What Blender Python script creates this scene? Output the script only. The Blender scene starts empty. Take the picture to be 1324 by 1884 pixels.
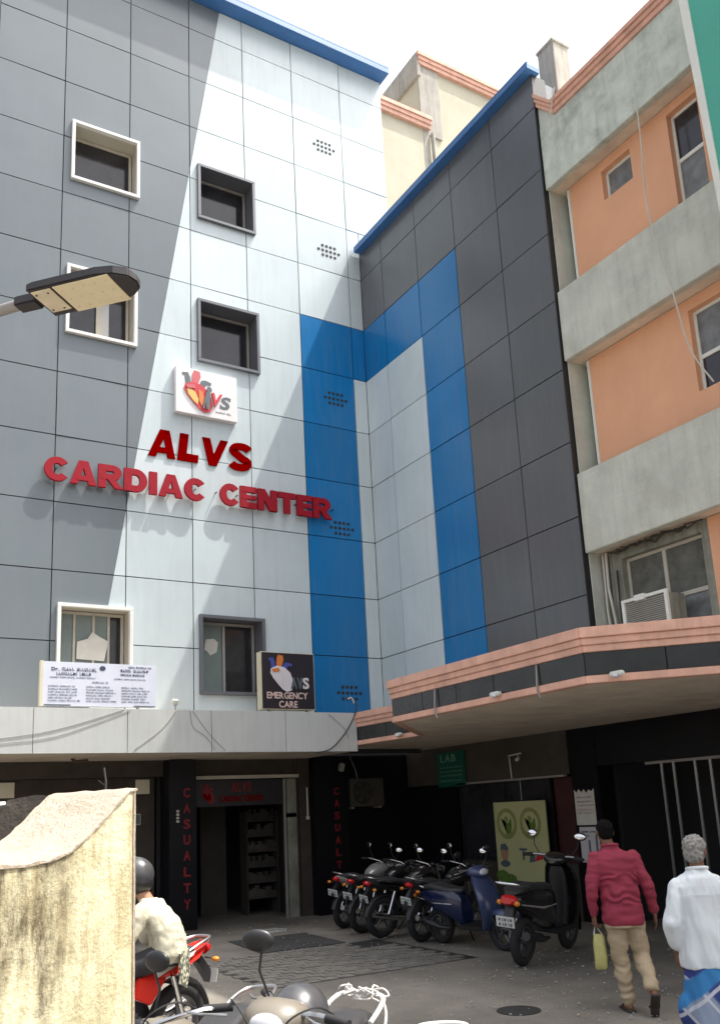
import bpy, math, random
from mathutils import Vector, Matrix, noise
random.seed(7)
sc = bpy.context.scene
col = sc.collection
R = math.radians

# ---------------------------------------------------------------- camera
cd = bpy.data.cameras.new('camera'); cam = bpy.data.objects.new('camera', cd); col.objects.link(cam)
sc.camera = cam
CR = [[0.86094809, -0.50661186, -0.04596533], [0.07277728, 0.21209975, -0.97453433], [0.50345988, 0.83567824, 0.21947671]]
M = Matrix((Vector(CR[0]), -Vector(CR[1]), -Vector(CR[2]))).transposed().to_4x4()
M.translation = (0, 0, 1.9)
cam.matrix_world = M
cd.sensor_fit = 'VERTICAL'; cd.sensor_height = 24; cd.lens = 24 * 1640.219 / 1884
cd.shift_x = (662 - 641.52) / 1884; cd.shift_y = (1125.09 - 942) / 1884
cd.clip_start = 0.05; cd.clip_end = 2000

# ---------------------------------------------------------------- world, sun, exposure
SUN = Vector((0.425, -0.20, 1.0)).normalized()      # direction to the sun
w = bpy.data.worlds.new('World'); sc.world = w; w.use_nodes = True
nt = w.node_tree; nt.nodes.clear()
sky = nt.nodes.new('ShaderNodeTexSky'); sky.sky_type = 'NISHITA'; sky.sun_disc = False
sky.sun_elevation = math.asin(SUN.z); sky.sun_rotation = math.atan2(SUN.x, SUN.y)
sky.air_density = 1.0; sky.dust_density = 7.0; sky.ozone_density = 0.6; sky.altitude = 10
hs = nt.nodes.new('ShaderNodeHueSaturation'); hs.inputs['Saturation'].default_value = 0.38
bg = nt.nodes.new('ShaderNodeBackground'); bg.inputs['Strength'].default_value = 0.15
wo = nt.nodes.new('ShaderNodeOutputWorld')
nt.links.new(sky.outputs[0], hs.inputs['Color']); nt.links.new(hs.outputs[0], bg.inputs[0]); nt.links.new(bg.outputs[0], wo.inputs[0])
sl = bpy.data.lights.new('sun', 'SUN'); sl.energy = 2.9; sl.angle = R(0.6); sl.color = (1.0, 0.95, 0.86)
so = bpy.data.objects.new('sun', sl); col.objects.link(so)
so.rotation_euler = SUN.to_track_quat('Z', 'Y').to_euler()
sc.view_settings.view_transform = 'Standard'; sc.view_settings.look = 'None'
sc.view_settings.exposure = 1.2; sc.view_settings.gamma = 1.0; sc.view_settings.use_curve_mapping = False
sc.cycles.max_bounces = 8; sc.cycles.diffuse_bounces = 5

# ---------------------------------------------------------------- materials
MAT = {}
def mat(name, colr, rough=0.6, metal=0.0, var=0.0, vscale=3.0, bump=0.0, bscale=40.0, rnd=0.0, streak=0.0,
        streakcol=(0.05, 0.045, 0.035), spec=0.5, coat=0.0, emit=None, grime=0.0, detail=5.0):
    if name in MAT: return MAT[name]
    m = bpy.data.materials.new(name); m.use_nodes = True
    n = m.node_tree; b = n.nodes['Principled BSDF']; L = n.links.new
    b.inputs['Roughness'].default_value = rough; b.inputs['Metallic'].default_value = metal
    b.inputs['Specular IOR Level'].default_value = spec; b.inputs['Coat Weight'].default_value = coat
    b.inputs['Coat Roughness'].default_value = 0.12
    c4 = tuple(colr) + (1,)
    b.inputs['Base Color'].default_value = c4
    tc = n.nodes.new('ShaderNodeTexCoord')
    cur = None
    def mixc(fac, a, bb, mode='MIX'):
        x = n.nodes.new('ShaderNodeMix'); x.data_type = 'RGBA'; x.blend_type = mode
        if isinstance(fac, float): x.inputs[0].default_value = fac
        else: L(fac, x.inputs[0])
        for i, v in ((6, a), (7, bb)):
            if isinstance(v, tuple): x.inputs[i].default_value = v
            else: L(v, x.inputs[i])
        return x.outputs[2]
    def nz(scale, det=5.0, vec=None, rg=0.6):
        t = n.nodes.new('ShaderNodeTexNoise'); t.inputs['Scale'].default_value = scale; t.inputs['Detail'].default_value = det
        t.inputs['Roughness'].default_value = rg
        L(vec if vec is not None else tc.outputs['Object'], t.inputs['Vector']); return t.outputs['Fac']
    def ramp(f, a, bb, c0=(0, 0, 0, 1), c1=(1, 1, 1, 1)):
        r = n.nodes.new('ShaderNodeValToRGB'); r.color_ramp.elements[0].position = a; r.color_ramp.elements[1].position = bb
        r.color_ramp.elements[0].color = c0; r.color_ramp.elements[1].color = c1
        L(f, r.inputs[0]); return r.outputs[0]
    cur = c4
    if var > 0:
        f = nz(vscale, detail)
        dk = tuple(x * (1 - var) for x in colr) + (1,); lt = tuple(min(1, x * (1 + var)) for x in colr) + (1,)
        cur = ramp(f, 0.3, 0.7, dk, lt)
    if grime > 0:
        f = ramp(nz(vscale * 0.45 + 0.3, 8.0, None, 0.7), 0.48, 0.72)
        g = n.nodes.new('ShaderNodeMath'); g.operation = 'MULTIPLY'; L(f, g.inputs[0]); g.inputs[1].default_value = grime
        cur = mixc(g.outputs[0], cur, tuple(streakcol) + (1,))
    if streak > 0:
        mp = n.nodes.new('ShaderNodeMapping'); mp.inputs['Scale'].default_value = (5.0, 5.0, 0.45); L(tc.outputs['Object'], mp.inputs['Vector'])
        f = ramp(nz(1.6, 8.0, mp.outputs[0], 0.7), 0.47, 0.74)
        g = n.nodes.new('ShaderNodeMath'); g.operation = 'MULTIPLY'; L(f, g.inputs[0]); g.inputs[1].default_value = streak
        cur = mixc(g.outputs[0], cur, tuple(streakcol) + (1,))
    if rnd > 0:
        oi = n.nodes.new('ShaderNodeObjectInfo')
        mr = n.nodes.new('ShaderNodeMapRange'); L(oi.outputs['Random'], mr.inputs[0]); mr.inputs[3].default_value = 1 - rnd; mr.inputs[4].default_value = 1 + rnd
        hv = n.nodes.new('ShaderNodeHueSaturation'); L(mr.outputs[0], hv.inputs['Value'])
        if isinstance(cur, tuple): hv.inputs['Color'].default_value = cur
        else: L(cur, hv.inputs['Color'])
        cur = hv.outputs[0]
    if not isinstance(cur, tuple): L(cur, b.inputs['Base Color'])
    if bump > 0:
        bp = n.nodes.new('ShaderNodeBump'); bp.inputs['Strength'].default_value = bump; bp.inputs['Distance'].default_value = 0.02
        L(nz(bscale, 6.0), bp.inputs['Height']); L(bp.outputs[0], b.inputs['Normal'])
    if emit: b.inputs['Emission Color'].default_value = tuple(emit[0]) + (1,); b.inputs['Emission Strength'].default_value = emit[1]
    MAT[name] = m
    return m

acp = dict(rough=0.27, bump=0.16, bscale=0.8, rnd=0.06, var=0.05, vscale=0.9, streak=0.16, streakcol=(0.20, 0.20, 0.19))
mat('grey_clad', (0.150, 0.178, 0.198), **acp)
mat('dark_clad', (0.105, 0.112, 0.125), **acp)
mat('white_clad', (0.55, 0.63, 0.66), **dict(acp, grime=0.07, streakcol=(0.28, 0.29, 0.28)))
mat('blue_clad', (0.004, 0.16, 0.42), **acp)
mat('fascia_clad', (0.52, 0.54, 0.53), rough=0.4, bump=0.1, bscale=1.2, rnd=0.03, var=0.06, vscale=1.5, streak=0.25, streakcol=(0.25, 0.24, 0.22))
mat('backing', (0.02, 0.022, 0.024), 0.8)
mat('blue_coping', (0.05, 0.16, 0.40), 0.4, var=0.08)
mat('white_frame', (0.75, 0.75, 0.73), 0.45, var=0.04)
mat('reveal_cream', (0.52, 0.49, 0.42), 0.6, var=0.08)
mat('grey_frame', (0.13, 0.14, 0.16), 0.45, var=0.05)
mat('aluminium', (0.42, 0.40, 0.38), 0.4, metal=0.4)
mat('glass_dark', (0.028, 0.027, 0.032), 0.10, spec=0.6, var=0.35, vscale=2.5)
mat('glass_frost', (0.20, 0.25, 0.24), 0.3, var=0.1)
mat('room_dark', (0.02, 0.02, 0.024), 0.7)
mat('paper', (0.70, 0.69, 0.64), 0.8, var=0.06, vscale=6)
mat('concrete_green', (0.55, 0.57, 0.51), 0.9, var=0.10, vscale=2.2, bump=0.3, bscale=22, streak=0.22, streakcol=(0.17, 0.175, 0.145), grime=0.25)
mat('concrete_spotted', (0.56, 0.61, 0.55), 0.9, var=0.12, vscale=4.0, bump=0.5, bscale=30, streak=0.30, streakcol=(0.12, 0.125, 0.11), grime=0.5)
mat('concrete_dirty', (0.25, 0.26, 0.22), 0.9, var=0.25, vscale=3.0, bump=0.3, bscale=18, streak=0.7, streakcol=(0.09, 0.075, 0.05), grime=0.4)
mat('soffit', (0.72, 0.62, 0.51), 0.9, var=0.12, vscale=2.5, bump=0.15, bscale=20, grime=0.25, streakcol=(0.22, 0.17, 0.12))
mat('orange_paint', (0.75, 0.40, 0.24), 0.8, var=0.05, vscale=1.5, bump=0.1, bscale=25, streak=0.1, streakcol=(0.45, 0.28, 0.2))
mat('pink_paint', (0.72, 0.42, 0.32), 0.7, var=0.14, vscale=4, bump=0.2, bscale=30, streak=0.3, streakcol=(0.25, 0.14, 0.1))
mat('black_tile', (0.022, 0.024, 0.024), 0.22, var=0.3, vscale=2.0, rnd=0.3, grime=0.25, streakcol=(0.08, 0.075, 0.06))
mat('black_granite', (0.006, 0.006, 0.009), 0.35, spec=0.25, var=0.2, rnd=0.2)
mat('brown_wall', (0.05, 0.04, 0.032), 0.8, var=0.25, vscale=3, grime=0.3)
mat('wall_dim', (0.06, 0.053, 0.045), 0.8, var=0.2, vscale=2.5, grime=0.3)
mat('concrete_dark', (0.07, 0.06, 0.05), 0.9, var=0.35, vscale=8, streak=0.5, streakcol=(0.16, 0.14, 0.12), bump=0.4, bscale=40)
mat('cream_wall', (0.56, 0.53, 0.42), 0.9, var=0.07, vscale=1.2, streak=0.15, streakcol=(0.36, 0.34, 0.28), grime=0.3, bump=0.15, bscale=12)
mat('grey_plaster', (0.42, 0.40, 0.36), 0.9, var=0.15, vscale=2, streak=0.6, streakcol=(0.14, 0.13, 0.12))
mat('teal_paint', (0.07, 0.40, 0.31), 0.6, var=0.06, vscale=1)
mat('white_paint', (0.72, 0.74, 0.70), 0.6, var=0.05)
mat('red_letter', (0.30, 0.006, 0.018), 0.6, spec=0.2)
mat('maroon_letter', (0.19, 0.0, 0.0), 0.9, spec=0.0)
mat('dim_red_letter', (0.22, 0.008, 0.016), 0.5)
mat('sign_white', (0.78, 0.75, 0.76), 0.35, var=0.02)
mat('dental_white', (0.66, 0.69, 0.80), 0.45, var=0.05, vscale=3)
mat('print_navy', (0.05, 0.06, 0.12), 0.6)
mat('print_grey', (0.32, 0.34, 0.42), 0.6)
mat('sign_black', (0.02, 0.018, 0.025), 0.35)
mat('sign_cream', (0.66, 0.62, 0.48), 0.5, var=0.05)
mat('print_pink', (0.70, 0.52, 0.48), 0.5)
mat('print_slate', (0.10, 0.13, 0.15), 0.5)
mat('print_red', (0.55, 0.03, 0.05), 0.45)
mat('print_rose', (0.55, 0.12, 0.14), 0.45)
mat('print_orange', (0.65, 0.20, 0.04), 0.45)
mat('print_yellow', (0.72, 0.48, 0.14), 0.45)
mat('print_blue', (0.06, 0.08, 0.35), 0.45)
mat('print_white', (0.66, 0.64, 0.66), 0.5)
mat('sign_green', (0.008, 0.10, 0.07), 0.5)
mat('print_palegreen', (0.16, 0.30, 0.25), 0.6)
mat('poster', (0.50, 0.50, 0.25), 0.6, var=0.06)
mat('poster_green', (0.10, 0.19, 0.03), 0.6, var=0.3, vscale=20)
mat('poster_olive', (0.27, 0.29, 0.09), 0.6, var=0.2, vscale=25)
mat('skin_print', (0.42, 0.24, 0.13), 0.6)
mat('maroon_wall', (0.06, 0.012, 0.014), 0.6, var=0.3)
mat('steel', (0.5, 0.5, 0.5), 0.3, metal=0.9)
mat('chrome', (0.78, 0.78, 0.80), 0.13, metal=1.0)
mat('black_metal', (0.018, 0.018, 0.02), 0.4)
mat('rubber', (0.02, 0.02, 0.021), 0.85, var=0.2, vscale=20)
mat('seat_black', (0.035, 0.035, 0.038), 0.42, bump=0.1, bscale=120)
mat('plate', (0.62, 0.63, 0.60), 0.5, var=0.05)
mat('lens_red', (0.55, 0.01, 0.015), 0.15, coat=0.6)
mat('lens_amber', (0.65, 0.22, 0.02), 0.2)
mat('lens_clear', (0.6, 0.62, 0.65), 0.08, spec=0.8)
mat('mirror', (0.85, 0.86, 0.88), 0.04, metal=1.0)
mat('bike_black', (0.012, 0.012, 0.014), 0.18, coat=0.7)
mat('bike_blue', (0.006, 0.013, 0.055), 0.2, coat=0.7)
mat('bike_paleblue', (0.05, 0.07, 0.16), 0.25, coat=0.7)
mat('bike_red', (0.62, 0.02, 0.01), 0.2, coat=0.7)
mat('bike_silver', (0.45, 0.44, 0.42), 0.28, metal=0.4, coat=0.5)
mat('bike_beige', (0.17, 0.15, 0.12), 0.42, var=0.1, vscale=6, coat=0.2)
mat('bike_white', (0.68, 0.68, 0.68), 0.3, coat=0.5)
mat('engine', (0.16, 0.16, 0.165), 0.45, metal=0.7, var=0.2, vscale=12)
mat('lamp_body', (0.035, 0.032, 0.035), 0.5)
mat('lamp_lens', (0.86, 0.76, 0.52), 0.35, var=0.05, vscale=12)
mat('lamp_driver', (0.78, 0.68, 0.50), 0.4, var=0.1, vscale=14)
mat('galv', (0.33, 0.31, 0.30), 0.55, metal=0.3, var=0.1)
mat('pipe_white', (0.55, 0.53, 0.48), 0.5, var=0.1)
mat('cable_black', (0.02, 0.02, 0.02), 0.6)
mat('wire_shadow_grey', (0.25, 0.25, 0.24), 0.7)
mat('skin', (0.17, 0.075, 0.04), 0.55, var=0.08, vscale=12)
mat('skin_light', (0.36, 0.19, 0.11), 0.55, var=0.08, vscale=12)
mat('hair_black', (0.008, 0.007, 0.007), 0.9, spec=0.1, bump=0.6, bscale=150)
mat('hair_grey', (0.30, 0.29, 0.27), 0.8, var=0.35, vscale=40, bump=0.8, bscale=120)
mat('shirt_red', (0.28, 0.030, 0.058), 0.85, var=0.1, vscale=6, bump=0.2, bscale=180)
mat('shirt_white', (0.66, 0.70, 0.73), 0.85, var=0.03, vscale=6, bump=0.15, bscale=180)
mat('shirt_cream', (0.50, 0.47, 0.36), 0.85, var=0.22, vscale=22, bump=0.2, bscale=120)
mat('trouser_khaki', (0.43, 0.335, 0.22), 0.85, var=0.08, vscale=6, bump=0.2, bscale=150)
mat('trouser_dark', (0.03, 0.03, 0.035), 0.85)
mat('sandal', (0.03, 0.022, 0.018), 0.6)
mat('helmet_grey', (0.06, 0.06, 0.065), 0.28, coat=0.4)
mat('bag_yellow', (0.48, 0.46, 0.17), 0.5, var=0.15, vscale=10)
mat('red_board', (0.6, 0.07, 0.02), 0.5)
mat('cloth_white', (0.55, 0.54, 0.51), 0.8)

def special():
    # weathered yellow plaster with dark vertical runs
    m = bpy.data.materials.new('yellow_plaster'); m.use_nodes = True; n = m.node_tree; L = n.links.new; b = n.nodes['Principled BSDF']
    b.inputs['Roughness'].default_value = 0.9
    tc = n.nodes.new('ShaderNodeTexCoord')
    def nz(scale, sx, sy, sz, det=8):
        mp = n.nodes.new('ShaderNodeMapping'); mp.inputs['Scale'].default_value = (sx, sy, sz); L(tc.outputs['Object'], mp.inputs['Vector'])
        t = n.nodes.new('ShaderNodeTexNoise'); t.inputs['Scale'].default_value = scale; t.inputs['Detail'].default_value = det; t.inputs['Roughness'].default_value = 0.68
        L(mp.outputs[0], t.inputs['Vector']); return t.outputs['Fac']
    def ramp(f, a, c):
        r = n.nodes.new('ShaderNodeMapRange'); r.interpolation_type = 'SMOOTHSTEP'; L(f, r.inputs[0]); r.inputs[1].default_value = a; r.inputs[2].default_value = c; return r.outputs[0]
    def mth(op, a, c):
        x = n.nodes.new('ShaderNodeMath'); x.operation = op; x.use_clamp = True
        for i, v in enumerate((a, c)):
            if isinstance(v, (int, float)): x.inputs[i].default_value = v
            else: L(v, x.inputs[i])
        return x.outputs[0]
    def mix(f, a, c):
        x = n.nodes.new('ShaderNodeMix'); x.data_type = 'RGBA'; L(f, x.inputs[0])
        for i, v in ((6, a), (7, c)):
            if isinstance(v, tuple): x.inputs[i].default_value = v
            else: L(v, x.inputs[i])
        return x.outputs[2]
    sep = n.nodes.new('ShaderNodeSeparateXYZ'); L(tc.outputs['Object'], sep.inputs[0])
    # runs: strongest to the left of the face (local x small) and just below the coping
    run = ramp(nz(2.6, 2.4, 2.4, 0.55), 0.40, 0.58)
    fine = ramp(nz(5, 3.5, 3.5, 0.9), 0.45, 0.62)
    left = ramp(sep.outputs['X'], -0.06, -0.36)
    hi = ramp(sep.outputs['Z'], 1.10, 1.62)
    f = mth('MULTIPLY', mth('MULTIPLY', run, left), mth('ADD', mth('MULTIPLY', hi, 0.65), 0.35))
    f2 = mth('MULTIPLY', mth('MULTIPLY', fine, hi), 0.55)
    speck = mth('MULTIPLY', ramp(nz(22, 1, 1, 1), 0.58, 0.70), 0.35)
    c = mix(ramp(nz(3, 1, 1, 1), 0.35, 0.65), (0.52, 0.47, 0.29, 1), (0.72, 0.67, 0.46, 1))
    grit = mth('ADD', mth('MULTIPLY', ramp(nz(16, 1.6, 1.6, .7), 0.40, 0.60), 0.55), 0.45)
    f = mth('MULTIPLY', f, grit)
    c = mix(f2, c, (0.30, 0.22, 0.10, 1))
    c = mix(mth('MULTIPLY', f, 0.93), c, (0.06, 0.042, 0.02, 1))
    c = mix(speck, c, (0.33, 0.26, 0.14, 1))
    L(c, b.inputs['Base Color'])
    bp = n.nodes.new('ShaderNodeBump'); bp.inputs['Strength'].default_value = 0.9; bp.inputs['Distance'].default_value = 0.012
    L(nz(26, 1, 1, 1, 12), bp.inputs['Height']); L(bp.outputs[0], b.inputs['Normal'])
    MAT['yellow_plaster'] = m
    # rough concrete of the coping
    mat('coping_rough', (0.40, 0.335, 0.265), 0.95, var=0.15, vscale=7, bump=0.55, bscale=60, grime=0.4, streakcol=(0.2, 0.15, 0.11))
    # asphalt
    m = bpy.data.materials.new('asphalt'); m.use_nodes = True; n = m.node_tree; L = n.links.new; b = n.nodes['Principled BSDF']
    b.inputs['Roughness'].default_value = 0.85
    tc = n.nodes.new('ShaderNodeTexCoord')
    t1 = nz2 = None
    def nn(scale, det=8, rg=0.6):
        t = n.nodes.new('ShaderNodeTexNoise'); t.inputs['Scale'].default_value = scale; t.inputs['Detail'].default_value = det; t.inputs['Roughness'].default_value = rg
        L(tc.outputs['Object'], t.inputs['Vector']); return t.outputs['Fac']
    def rp(f, a, c, ca, cc):
        r = n.nodes.new('ShaderNodeValToRGB'); r.color_ramp.elements[0].position = a; r.color_ramp.elements[1].position = c
        r.color_ramp.elements[0].color = ca; r.color_ramp.elements[1].color = cc; L(f, r.inputs[0]); return r.outputs[0]
    a = rp(nn(0.55, 9, 0.65), 0.36, 0.64, (0.125, 0.115, 0.099, 1), (0.235, 0.214, 0.182, 1))
    g = rp(nn(60, 4), 0.3, 0.7, (0.65, 0.65, 0.65, 1), (1.25, 1.25, 1.25, 1))
    x = n.nodes.new('ShaderNodeMix'); x.data_type = 'RGBA'; x.blend_type = 'MULTIPLY'; x.inputs[0].default_value = 1.0; L(a, x.inputs[6]); L(g, x.inputs[7])
    st = rp(nn(2.6, 8, 0.75), 0.60, 0.70, (1, 1, 1, 1), (0.5, 0.5, 0.5, 1))
    y = n.nodes.new('ShaderNodeMix'); y.data_type = 'RGBA'; y.blend_type = 'MULTIPLY'; y.inputs[0].default_value = 1.0; L(x.outputs[2], y.inputs[6]); L(st, y.inputs[7])
    L(y.outputs[2], b.inputs['Base Color'])
    bp = n.nodes.new('ShaderNodeBump'); bp.inputs['Strength'].default_value = 0.5; bp.inputs['Distance'].default_value = 0.01
    L(nn(45, 8, 0.7), bp.inputs['Height']); L(bp.outputs[0], b.inputs['Normal'])
    MAT['asphalt'] = m
    mat('paver', (0.17, 0.16, 0.142), 0.9, var=0.25, vscale=14, rnd=0.12, bump=0.5, bscale=60)
    mat('patch_dark', (0.045, 0.045, 0.046), 0.8, var=0.25, vscale=3, bump=0.3, bscale=60)
    mat('drain', (0.022, 0.022, 0.022), 0.7, var=0.3, vscale=12)
    mat('chalk', (0.34, 0.34, 0.33), 0.95, var=0.3, vscale=12)
    # blue plaid of the lungi
    m = bpy.data.materials.new('plaid'); m.use_nodes = True; n = m.node_tree; L = n.links.new; b = n.nodes['Principled BSDF']
    b.inputs['Roughness'].default_value = 0.85
    tc = n.nodes.new('ShaderNodeTexCoord')
    def band(axis, sc_, ph, th0, th1):
        mp = n.nodes.new('ShaderNodeMapping'); mp.inputs['Rotation'].default_value = (0, R(38) if axis == 'X' else R(38), 0); L(tc.outputs['Object'], mp.inputs['Vector'])
        wv = n.nodes.new('ShaderNodeTexWave'); wv.bands_direction = axis; wv.inputs['Scale'].default_value = sc_; wv.inputs['Phase Offset'].default_value = ph
        wv.inputs['Distortion'].default_value = 0.5; wv.inputs['Detail'].default_value = 1; wv.inputs['Detail Scale'].default_value = 1
        L(mp.outputs[0], wv.inputs['Vector'])
        r = n.nodes.new('ShaderNodeMapRange'); L(wv.outputs['Fac'], r.inputs[0]); r.inputs[1].default_value = th0; r.inputs[2].default_value = th1; return r.outputs[0]
    def mixx(f, a, c):
        x = n.nodes.new('ShaderNodeMix'); x.data_type = 'RGBA'; L(f, x.inputs[0])
        for i, v in ((6, a), (7, c)):
            if isinstance(v, tuple): x.inputs[i].default_value = v
            else: L(v, x.inputs[i])
        return x.outputs[2]
    c = mixx(band('X', 0.75, 0.4, 0.45, 0.6), (0.03, 0.05, 0.20, 1), (0.23, 0.28, 0.38, 1))
    c = mixx(band('Z', 0.6, 1.0, 0.62, 0.70), c, (0.03, 0.05, 0.22, 1))
    c = mixx(band('X', 1.9, 0.0, 0.955, 0.985), c, (0.48, 0.5, 0.56, 1))
    c = mixx(band('Z', 1.5, 2.0, 0.955, 0.985), c, (0.48, 0.5, 0.56, 1))
    c = mixx(band('Z', 0.42, 4.9, 0.93, 0.96), c, (0.03, 0.18, 0.42, 1))
    L(c, b.inputs['Base Color']); MAT['plaid'] = m
    m = mat('patterned_cloth', (0.55, 0.55, 0.42), 0.85, var=0.0)
    n = m.node_tree; L = n.links.new; b = n.nodes['Principled BSDF']
    tc = n.nodes.new('ShaderNodeTexCoord')
    v = n.nodes.new('ShaderNodeTexVoronoi'); v.inputs['Scale'].default_value = 32; L(tc.outputs['Object'], v.inputs['Vector'])
    r = n.nodes.new('ShaderNodeValToRGB'); r.color_ramp.elements[0].position = 0.35; r.color_ramp.elements[1].position = 0.5
    r.color_ramp.elements[0].color = (0.6, 0.6, 0.45, 1); r.color_ramp.elements[1].color = (0.09, 0.09, 0.07, 1)
    L(v.outputs['Distance'], r.inputs[0]); L(r.outputs[0], b.inputs['Base Color'])
special()

# ---------------------------------------------------------------- object helpers
def tag(o, label=None, cat=None, group=None, kind=None):
    if label: o['label'] = label
    if cat: o['category'] = cat
    if group: o['group'] = group
    if kind: o['kind'] = kind
    return o
def empty(name, loc=(0, 0, 0), rot=(0, 0, 0), label=None, cat=None, group=None):
    o = bpy.data.objects.new(name, None); col.objects.link(o); o.location = loc; o.rotation_euler = rot
    o.empty_display_size = 0.1
    return tag(o, label, cat, group)
def link_mesh(name, me, m, parent=None):
    o = bpy.data.objects.new(name, me); col.objects.link(o)
    if m: me.materials.append(MAT[m])
    if parent: o.parent = parent
    return o
V = Vector
class MB:
    def __init__(s): s.v = []; s.f = []
    def quad(s, a, b, c, d): s.poly([a, b, c, d])
    def poly(s, pts):
        i = len(s.v); s.v += [tuple(p) for p in pts]; s.f.append(list(range(i, i + len(pts))))
    def box(s, a, b, rot=None, about=None):
        x0, y0, z0 = a; x1, y1, z1 = b
        if x0 > x1: x0, x1 = x1, x0
        if y0 > y1: y0, y1 = y1, y0
        if z0 > z1: z0, z1 = z1, z0
        p = [V((x, y, z)) for z in (z0, z1) for y in (y0, y1) for x in (x0, x1)]
        if rot is not None:
            c = V(about) if about is not None else (p[0] + p[7]) / 2
            p = [rot @ (q - c) + c for q in p]
        i = len(s.v); s.v += [tuple(q) for q in p]
        for f in ((0, 2, 3, 1), (4, 5, 7, 6), (0, 1, 5, 4), (2, 6, 7, 3), (0, 4, 6, 2), (1, 3, 7, 5)): s.f.append([i + k for k in f])
        return s
    def prism(s, pts, ext):
        """closed polygon pts (3d) extruded by vector ext"""
        n = len(pts); i = len(s.v); ext = V(ext)
        s.v += [tuple(p) for p in pts] + [tuple(V(p) + ext) for p in pts]
        s.f.append([i + k for k in range(n)][::-1]); s.f.append([i + n + k for k in range(n)])
        for k in range(n): s.f.append([i + k, i + (k + 1) % n, i + n + (k + 1) % n, i + n + k])
        return s
    def ringsurf(s, rings, cap=True, closed=False):
        n = len(rings[0]); i = len(s.v)
        for r in rings: s.v += [tuple(p) for p in r]
        m = len(rings)
        for a in range(m if closed else m - 1):
            b = (a + 1) % m
            for k in range(n):
                l = (k + 1) % n
                s.f.append([i + a * n + k, i + a * n + l, i + b * n + l, i + b * n + k])
        if cap and not closed:
            s.f.append([i + k for k in range(n)][::-1]); s.f.append([i + (m - 1) * n + k for k in range(n)])
        return s
    def tube(s, pts, r, n=8, cap=True):
        pts = [V(p) for p in pts]; rs = r if isinstance(r, (list, tuple)) else [r] * len(pts)
        rings = []; up = None
        for k, p in enumerate(pts):
            d = (pts[min(k + 1, len(pts) - 1)] - pts[max(k - 1, 0)]).normalized()
            if up is None: up = d.orthogonal().normalized()
            up = (up - d * up.dot(d)).normalized(); sd = d.cross(up)
            rings.append([p + (up * math.cos(2 * math.pi * j / n) + sd * math.sin(2 * math.pi * j / n)) * rs[k] for j in range(n)])
        return s.ringsurf(rings, cap)
    def capsule(s, a, b, ra, rb, n=12):
        a = V(a); b = V(b); d = (b - a); d = d.normalized() if d.length > 1e-6 else V((0, 0, 1))
        up = d.orthogonal().normalized(); sd = d.cross(up); rings = []
        for t in (-80, -55, -28, 0): rings.append((a + d * ra * math.sin(R(t)), ra * math.cos(R(t))))
        for t in (0, 28, 55, 80): rings.append((b + d * rb * math.sin(R(t)), rb * math.cos(R(t))))
        return s.ringsurf([[c + (up * math.cos(2 * math.pi * j / n) + sd * math.sin(2 * math.pi * j / n)) * r for j in range(n)] for c, r in rings])
    def chain(s, pts, rs, n=12):
        for k in range(len(pts) - 1): s.capsule(pts[k], pts[k + 1], rs[k], rs[k + 1], n)
        return s
    def ell(s, c, r, rot=None, n=16, m=10):
        c = V(c); rings = []
        for a in range(m + 1):
            t = -math.pi / 2 + math.pi * a / m; t = max(min(t, 1.53), -1.53)
            ring = []
            for j in range(n):
                q = V((r[0] * math.cos(t) * math.cos(2 * math.pi * j / n), r[1] * math.cos(t) * math.sin(2 * math.pi * j / n), r[2] * math.sin(t)))
                if rot is not None: q = rot @ q
                ring.append(c + q)
            rings.append(ring)
        return s.ringsurf(rings)
    def loft(s, secs, axis='x', n=20):
        """secs: (pos along axis, centre of other two axes, half sizes, exponent)"""
        rings = []
        for p, c0, c1, h0, h1, e in secs:
            ring = []
            for j in range(n):
                t = 2 * math.pi * j / n; ct, st = math.cos(t), math.sin(t)
                a = c0 + h0 * math.copysign(abs(ct) ** (2 / e), ct); b = c1 + h1 * math.copysign(abs(st) ** (2 / e), st)
                ring.append((p, a, b) if axis == 'x' else (a, b, p) if axis == 'z' else (a, p, b))
            rings.append(ring)
        return s.ringsurf(rings)
    def torus(s, c, Rr, rw, rh, axis='y', n=32, m=10):
        rings = []
        for k in range(n):
            a = 2 * math.pi * k / n; ring = []
            for j in range(m):
                b = 2 * math.pi * j / m; rad = Rr + rh * math.cos(b); o = rw * math.sin(b)
                ring.append((c[0] + rad * math.cos(a), c[1] + o, c[2] + rad * math.sin(a)))
            rings.append(ring)
        return s.ringsurf(rings, closed=True)
    def cyl(s, a, b, r, n=16): return s.tube([a, b], r, n)
    def mesh(s, name):
        me = bpy.data.meshes.new(name); me.from_pydata(s.v, [], s.f); me.update(); return me
    def build(s, name, m, parent=None, smooth=False, bevel=0.0, flip=True):
        import bmesh
        me = s.mesh(name); bm = bmesh.new(); bm.from_mesh(me)
        if flip: bmesh.ops.recalc_face_normals(bm, faces=bm.faces)
        if bevel > 0:
            es = [e for e in bm.edges if len(e.link_faces) == 2 and e.calc_face_angle(0) > 0.5]
            bmesh.ops.bevel(bm, geom=es, offset=bevel, segments=2, affect='EDGES', clamp_overlap=True)
        bm.to_mesh(me); bm.free()
        if smooth:
            for p in me.polygons: p.use_smooth = True
            me.set_sharp_from_angle(angle=R(45))
        return link_mesh(name, me, m, parent)
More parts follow.
